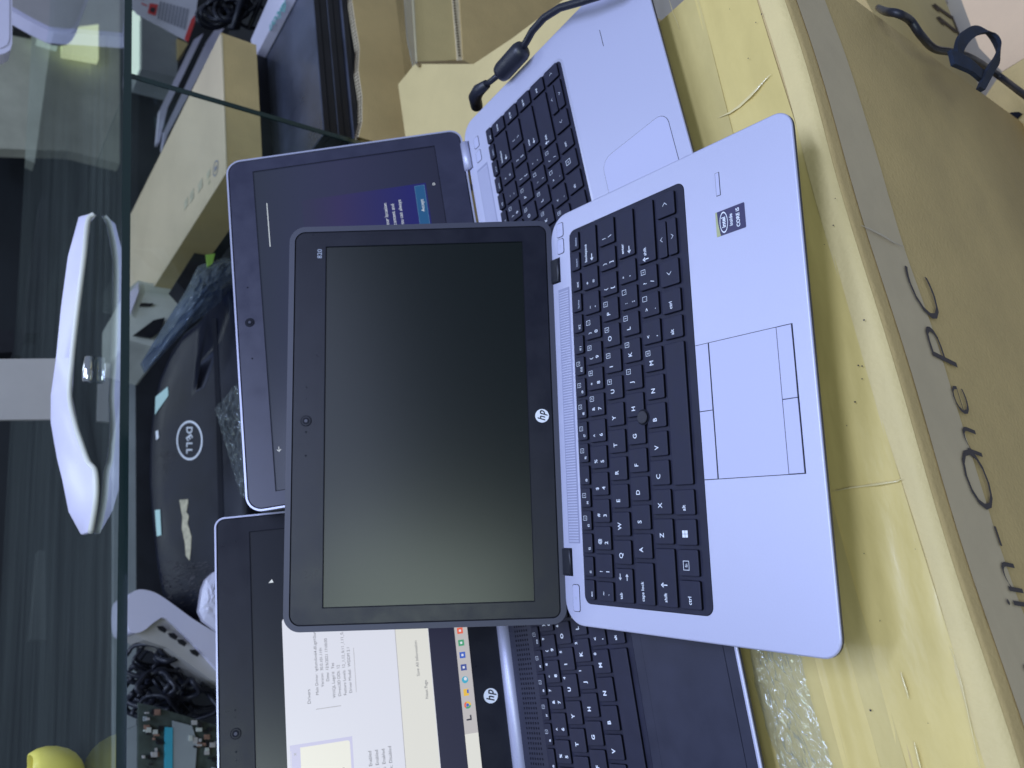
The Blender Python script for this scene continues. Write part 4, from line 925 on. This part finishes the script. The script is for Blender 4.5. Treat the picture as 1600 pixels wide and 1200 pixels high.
# leaflet
r = kroot('leaflet', 'pale printed leaflet with a red edge hanging at the top behind the cables', 'leaflet', tuple(KY(250, 30, 1.2))); A0 = tuple(KY(250, 30, 1.2))
s = photo_panel([(204, -30), (312, -30), (305, 34), (292, 63), (214, 21), (204, 8)], 'Y', 1.2, .003, 'leaflet', '', None, ''); part(s, 'sheet', A0, r, recalc=True)
s = photo_panel([(306, 22), (304, 36), (294, 65), (288, 61), (299, 30)], 'Y', 1.198, .001, 'red', '', None, ''); part(s, 'red_edge', A0, r, recalc=True)
s = photo_panel([(234, 5), (247, 7), (243, 24), (231, 20)], 'Y', 1.198, .001, 'red', '', None, ''); s2 = photo_panel([(236, 11), (243, 12), (241, 20), (234, 17)], 'Y', 1.197, .0008, 'ink', '', None, ''); s.v += s2.v[:]; 
n0 = len(s.v); s.v += s2.v; s.f += [[n0 + i for i in f_] for f_ in s2.f]; s.m += [s.mi('ink')] * len(s2.f); s.sm += s2.sm; part(s, 'picture', A0, r, recalc=True)
s = MB()
for i in range(9):
    yy = i * 5.5
    Q = [KY(250 + i * 5.2, 2 + i * 1.4, 1.1985), KY(253.2 + i * 5.2, 2.6 + i * 1.4, 1.1985), KY(249 + i * 5.0, 30 + i * 2.0, 1.1985), KY(245.8 + i * 5.0, 29 + i * 2.0, 1.1985)]
    s.add([tuple(q) for q in Q], [[0, 1, 2, 3]], 'grey_print')
for (a_, b_) in ((216, -6), (221, 4)): s.add([tuple(KY(a_, b_, 1.1985)), tuple(KY(a_ + 9, b_ + 4, 1.1985)), tuple(KY(a_ + 9, b_ + 6, 1.1985)), tuple(KY(a_, b_ + 2, 1.1985))], [[0, 1, 2, 3]], 'red')
part(s, 'text_lines', A0, r)
photo_panel([(203, 14), (214, 20), (219, 24), (221, 108), (204, 103)], 'Y', 1.5, .04, 'pale_green_glow', 'window', 'narrow pale panel with added glow under the glass shelf beside the leaflet', 'window')  # pale panel whose brightness is put in as emission
photo_panel([(221, 26), (278, 55), (277, 122), (221, 107)], 'Y', 1.48, .1, 'pale_grey', 'storage_box', 'grey box at the back between the glowing panel and the white trunking', 'box')
photo_panel([(277, 60), (294, 68), (278, 92)], 'Y', 1.47, .05, 'card_pale', 'cardboard_scrap', 'small pale cardboard corner beside the leaflet', 'cardboard')
# open tan cartons beside the right laptop
r = kroot('cardboard_box', 'open tan carton with folded flaps right behind the silver laptop with the cable', 'box', (.8, .55, -.6)); A0 = (.8, .55, -.6)
zc = -.12
s = MB(); P = [KZ(*p, zc) for p in ((622, 132), (648, 100), (740, 100), (800, 60), (920, -30), (1000, 60), (760, 250), (640, 260))]
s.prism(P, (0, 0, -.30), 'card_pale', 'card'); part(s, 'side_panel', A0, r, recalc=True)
s = MB(); P = [KY(*p, .47) for p in ((643, -40), (652, 98), (716, 93), (705, -40))]; s.prism(P, (0, .004, 0), 'card_pale'); part(s, 'taped_flap', A0, r, recalc=True)
s = MB(); P = [KY(*p, .468) for p in ((704, -40), (715, 94), (723, 97), (716, -40))]; s.prism(P, (0, .004, 0), 'card_flute'); 
for i in range(22):
    f_ = i / 22; a_ = 707 + f_ * 10; b_ = -5 + f_ * 95; Q = [KY(a_, b_, .4678), KY(a_ + 3, b_, .4678), KY(a_ + 3, b_ + 2.2, .4678), KY(a_, b_ + 2.2, .4678)]; s.prism(Q, (0, -.0006, 0), 'ink_brown')
part(s, 'corrugated_edge', A0, r, recalc=True)
s = MB(); P = [KY(*p, .466) for p in ((716, -40), (724, 97), (765, 116), (800, 120), (1000, -40))]; s.prism(P, (0, .004, 0), 'card'); part(s, 'inner_flap', A0, r, recalc=True)
s = MB(); P = [KY(*p, .464) for p in ((650, 96), (724, 94), (766, 115), (764, 120), (722, 101), (655, 103))]; s.prism(P, (0, .003, 0), 'card_dark'); part(s, 'flap_crease', A0, r, recalc=True)
s = MB(); P = [KY(*p, .462) for p in ((630, -40), (634, 20), (637, 60), (646, 102), (652, 98), (645, -40))]; s.prism(P, (0, .003, 0), 'clear_film'); part(s, 'tape', A0, r, recalc=True)
photo_panel([(566, -60), (640, -60), (650, 120), (720, 230), (600, 240), (560, 214)], 'Y', .66, .02, 'card', 'cardboard_box', 'plain brown carton side in the gap behind the two open cartons', 'box')
# charger cable of the right laptop
r = kroot('charger_cable', 'black charger cable with ferrite bead plugged into the side of the right laptop', 'cable', (.52, .25, -.03)); A0 = (.52, .25, -.03)
MBm = Matrix.Translation(PB[1:4]) @ Matrix.Rotation(PB[0], 4, 'Z') @ Matrix.Rotation(PB[4], 4, 'X') @ Matrix.Rotation(PB[5], 4, 'Y')
bp = lambda x, y, z: KI @ (MBm @ Vector((x, y, z)))
def CP(px, py, z): return KZ(px, py, z)
pl = [CP(745, 166, -.022), CP(742, 152, -.012), CP(748, 141, -.006), CP(760, 132, -.004)]
s = MB(); s.tube(pl, [.0060, .0062, .0058, .0042], 'cable', 14); part(s, 'plug', A0, r)
s = MB(); s.tube([CP(758, 133, -.004), CP(768, 126, -.004), CP(785, 112, -.004)], .0027, 'cable', 12); s.tube([CP(812, 80, -.002), CP(822, 66, .0), CP(832, 48, .002), CP(850, 28, .004), CP(875, 12, .004), (CP(910, 2, .004)), CP(960, -14, .0), CP(1040, -60, -.01)], .0031, 'cable', 12); part(s, 'cord', A0, r)
s = MB(); s.tube([CP(779, 118, -.003), CP(782, 115, -.003), CP(786, 111, -.003), CP(813, 81, -.002), CP(817, 77, -.002), CP(820, 74, -.002)], [.0040, .0078, .0088, .0088, .0078, .0040], 'cable', 20); part(s, 'ferrite_bead', A0, r)

# ================================================================== BEYOND THE RIGHT END OF THE BIG CARTON
r = kroot('cardboard_box', 'carton printed with two upward arrows beyond the end of the big carton', 'box', (.62, .2, -.62)); A0 = (.62, .2, -.62)
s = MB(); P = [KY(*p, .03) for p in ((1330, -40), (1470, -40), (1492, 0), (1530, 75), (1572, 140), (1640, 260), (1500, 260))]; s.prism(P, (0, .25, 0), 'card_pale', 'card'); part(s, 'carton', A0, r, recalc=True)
s = MB(); yv = .0288
def line(p, q, w, mt='ink_brown'):
    a_ = Vector(p); b_ = Vector(q); d = (b_ - a_).normalized(); nn = Vector((-d.y, d.x)) * w * .27
    s.prism([KY(*(a_ + nn), yv), KY(*(b_ + nn), yv), KY(*(b_ - nn), yv), KY(*(a_ - nn), yv)], (0, -.0004, 0), mt)
line((1459, 7), (1488, 28), 7); line((1466, 27), (1495, 50), 7); line((1488, 25), (1499, 55), 3.5); line((1476, -10), (1481, 6), 2.5)
s.prism([KY(1456, 8, yv), KY(1462, 6, yv), KY(1468, 20, yv)], (0, -.0004, 0), 'ink_brown'); s.prism([KY(1463, 27, yv), KY(1469, 26, yv), KY(1475, 41, yv)], (0, -.0004, 0), 'ink_brown')
part(s, 'arrow_print', A0, r, recalc=True)
mat('card_pink', (.82, .60, .40), .75, noise=.1, nscale=8, bump=.2, bscale=300)
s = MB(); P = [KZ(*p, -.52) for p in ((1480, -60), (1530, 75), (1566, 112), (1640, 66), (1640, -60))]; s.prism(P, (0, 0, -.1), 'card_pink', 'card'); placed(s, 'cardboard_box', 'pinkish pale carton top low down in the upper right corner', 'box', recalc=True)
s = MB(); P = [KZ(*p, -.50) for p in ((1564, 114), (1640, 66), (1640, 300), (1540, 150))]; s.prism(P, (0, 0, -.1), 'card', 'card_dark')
placed(s, 'cardboard_box', 'brown carton with a dark hand hole low down below the strap', 'box', recalc=True)
s = MB(); P = [KZ(*p, -.498) for p in ((1571, 181), (1580, 176), (1592, 175), (1598, 178), (1586, 190), (1580, 192))]; s.prism(P, (0, 0, .001), 'groove'); placed(s, 'hand_hole', 'dark leaf shaped hand hole in the brown carton at the right edge', 'hole', recalc=True)
# cable with hook-and-loop strap
r = kroot('cable', 'dark blue black cable with a looped strap hanging over the end of the big carton', 'cable', tuple(KY(1500, 90, -.075))); A0 = tuple(KY(1500, 90, -.075))
def smooth_path(pts, k=6):
    P = [Vector(p) for p in pts]; o = []
    for i in range(len(P) - 1):
        p0 = P[max(i - 1, 0)]; p1 = P[i]; p2 = P[i + 1]; p3 = P[min(i + 2, len(P) - 1)]
        for j in range(k):
            t = j / k; o.append(.5 * ((2 * p1) + (p2 - p0) * t + (2 * p0 - 5 * p1 + 4 * p2 - p3) * t * t + (3 * p1 - p0 - 3 * p2 + p3) * t ** 3))
    o.append(P[-1]); return o
s = MB(); s.tube(smooth_path([KY(1372, 12, .0), KY(1384, 18, -.06), KY(1402, 21, -.075), KY(1422, 32, -.075), KY(1438, 54, -.075), KY(1460, 76, -.07), KY(1490, 82, -.07), KY(1520, 92, -.07), KY(1560, 118, -.065), KY(1600, 148, -.085), KY(1660, 190, -.11)]), .0031, 'cable', 12); part(s, 'cord', A0, r)
def ribbon(pts, w, wid, mt):
    P = smooth_path([KY(a_, b_, c_) for a_, b_, c_ in pts], 7); s = MB(); vs = []
    W2 = [Vector(w_) for w_ in smooth_path([(x_, y_, z_) for x_, y_, z_ in w], 7)]
    for p, d in zip(P, W2):
        d = d.normalized() * wid / 2; t = Vector((0, .0016, 0)); vs += [tuple(p - d - t), tuple(p + d - t), tuple(p + d + t), tuple(p - d + t)]
    n = len(P); s.add(vs, [[4 * i + j, 4 * i + (j + 1) % 4, 4 * (i + 1) + (j + 1) % 4, 4 * (i + 1) + j] for i in range(n - 1) for j in range(4)] + [[0, 1, 2, 3], [4 * n - 4 + j for j in range(4)][::-1]], mt, False); return s
s = ribbon([(1500, 96, -.085), (1498, 78, -.085), (1508, 58, -.085), (1528, 47, -.085), (1548, 53, -.088), (1560, 72, -.090), (1558, 92, -.092), (1548, 108, -.094), (1540, 124, -.094), (1532, 140, -.094)], [(0, 0, 1), (.2, 0, 1), (.7, .2, .7), (1, .3, .2), (.7, .5, -.6), (.1, .6, -1), (-.3, .3, -1), (-.2, .1, -1), (0, 0, -1), (.1, 0, -1)], .0100, 'velcro'); part(s, 'strap', A0, r, recalc=True)
s = ribbon([(1486, 90, -.088), (1500, 96, -.09), (1516, 104, -.092), (1530, 116, -.092), (1540, 122, -.09)], [(-1, 0, .3), (-1, 0, .3), (-1, 0, .4), (-1, 0, .5), (-1, 0, .6)], .0160, 'velcro'); part(s, 'strap_tail', A0, r, recalc=True)
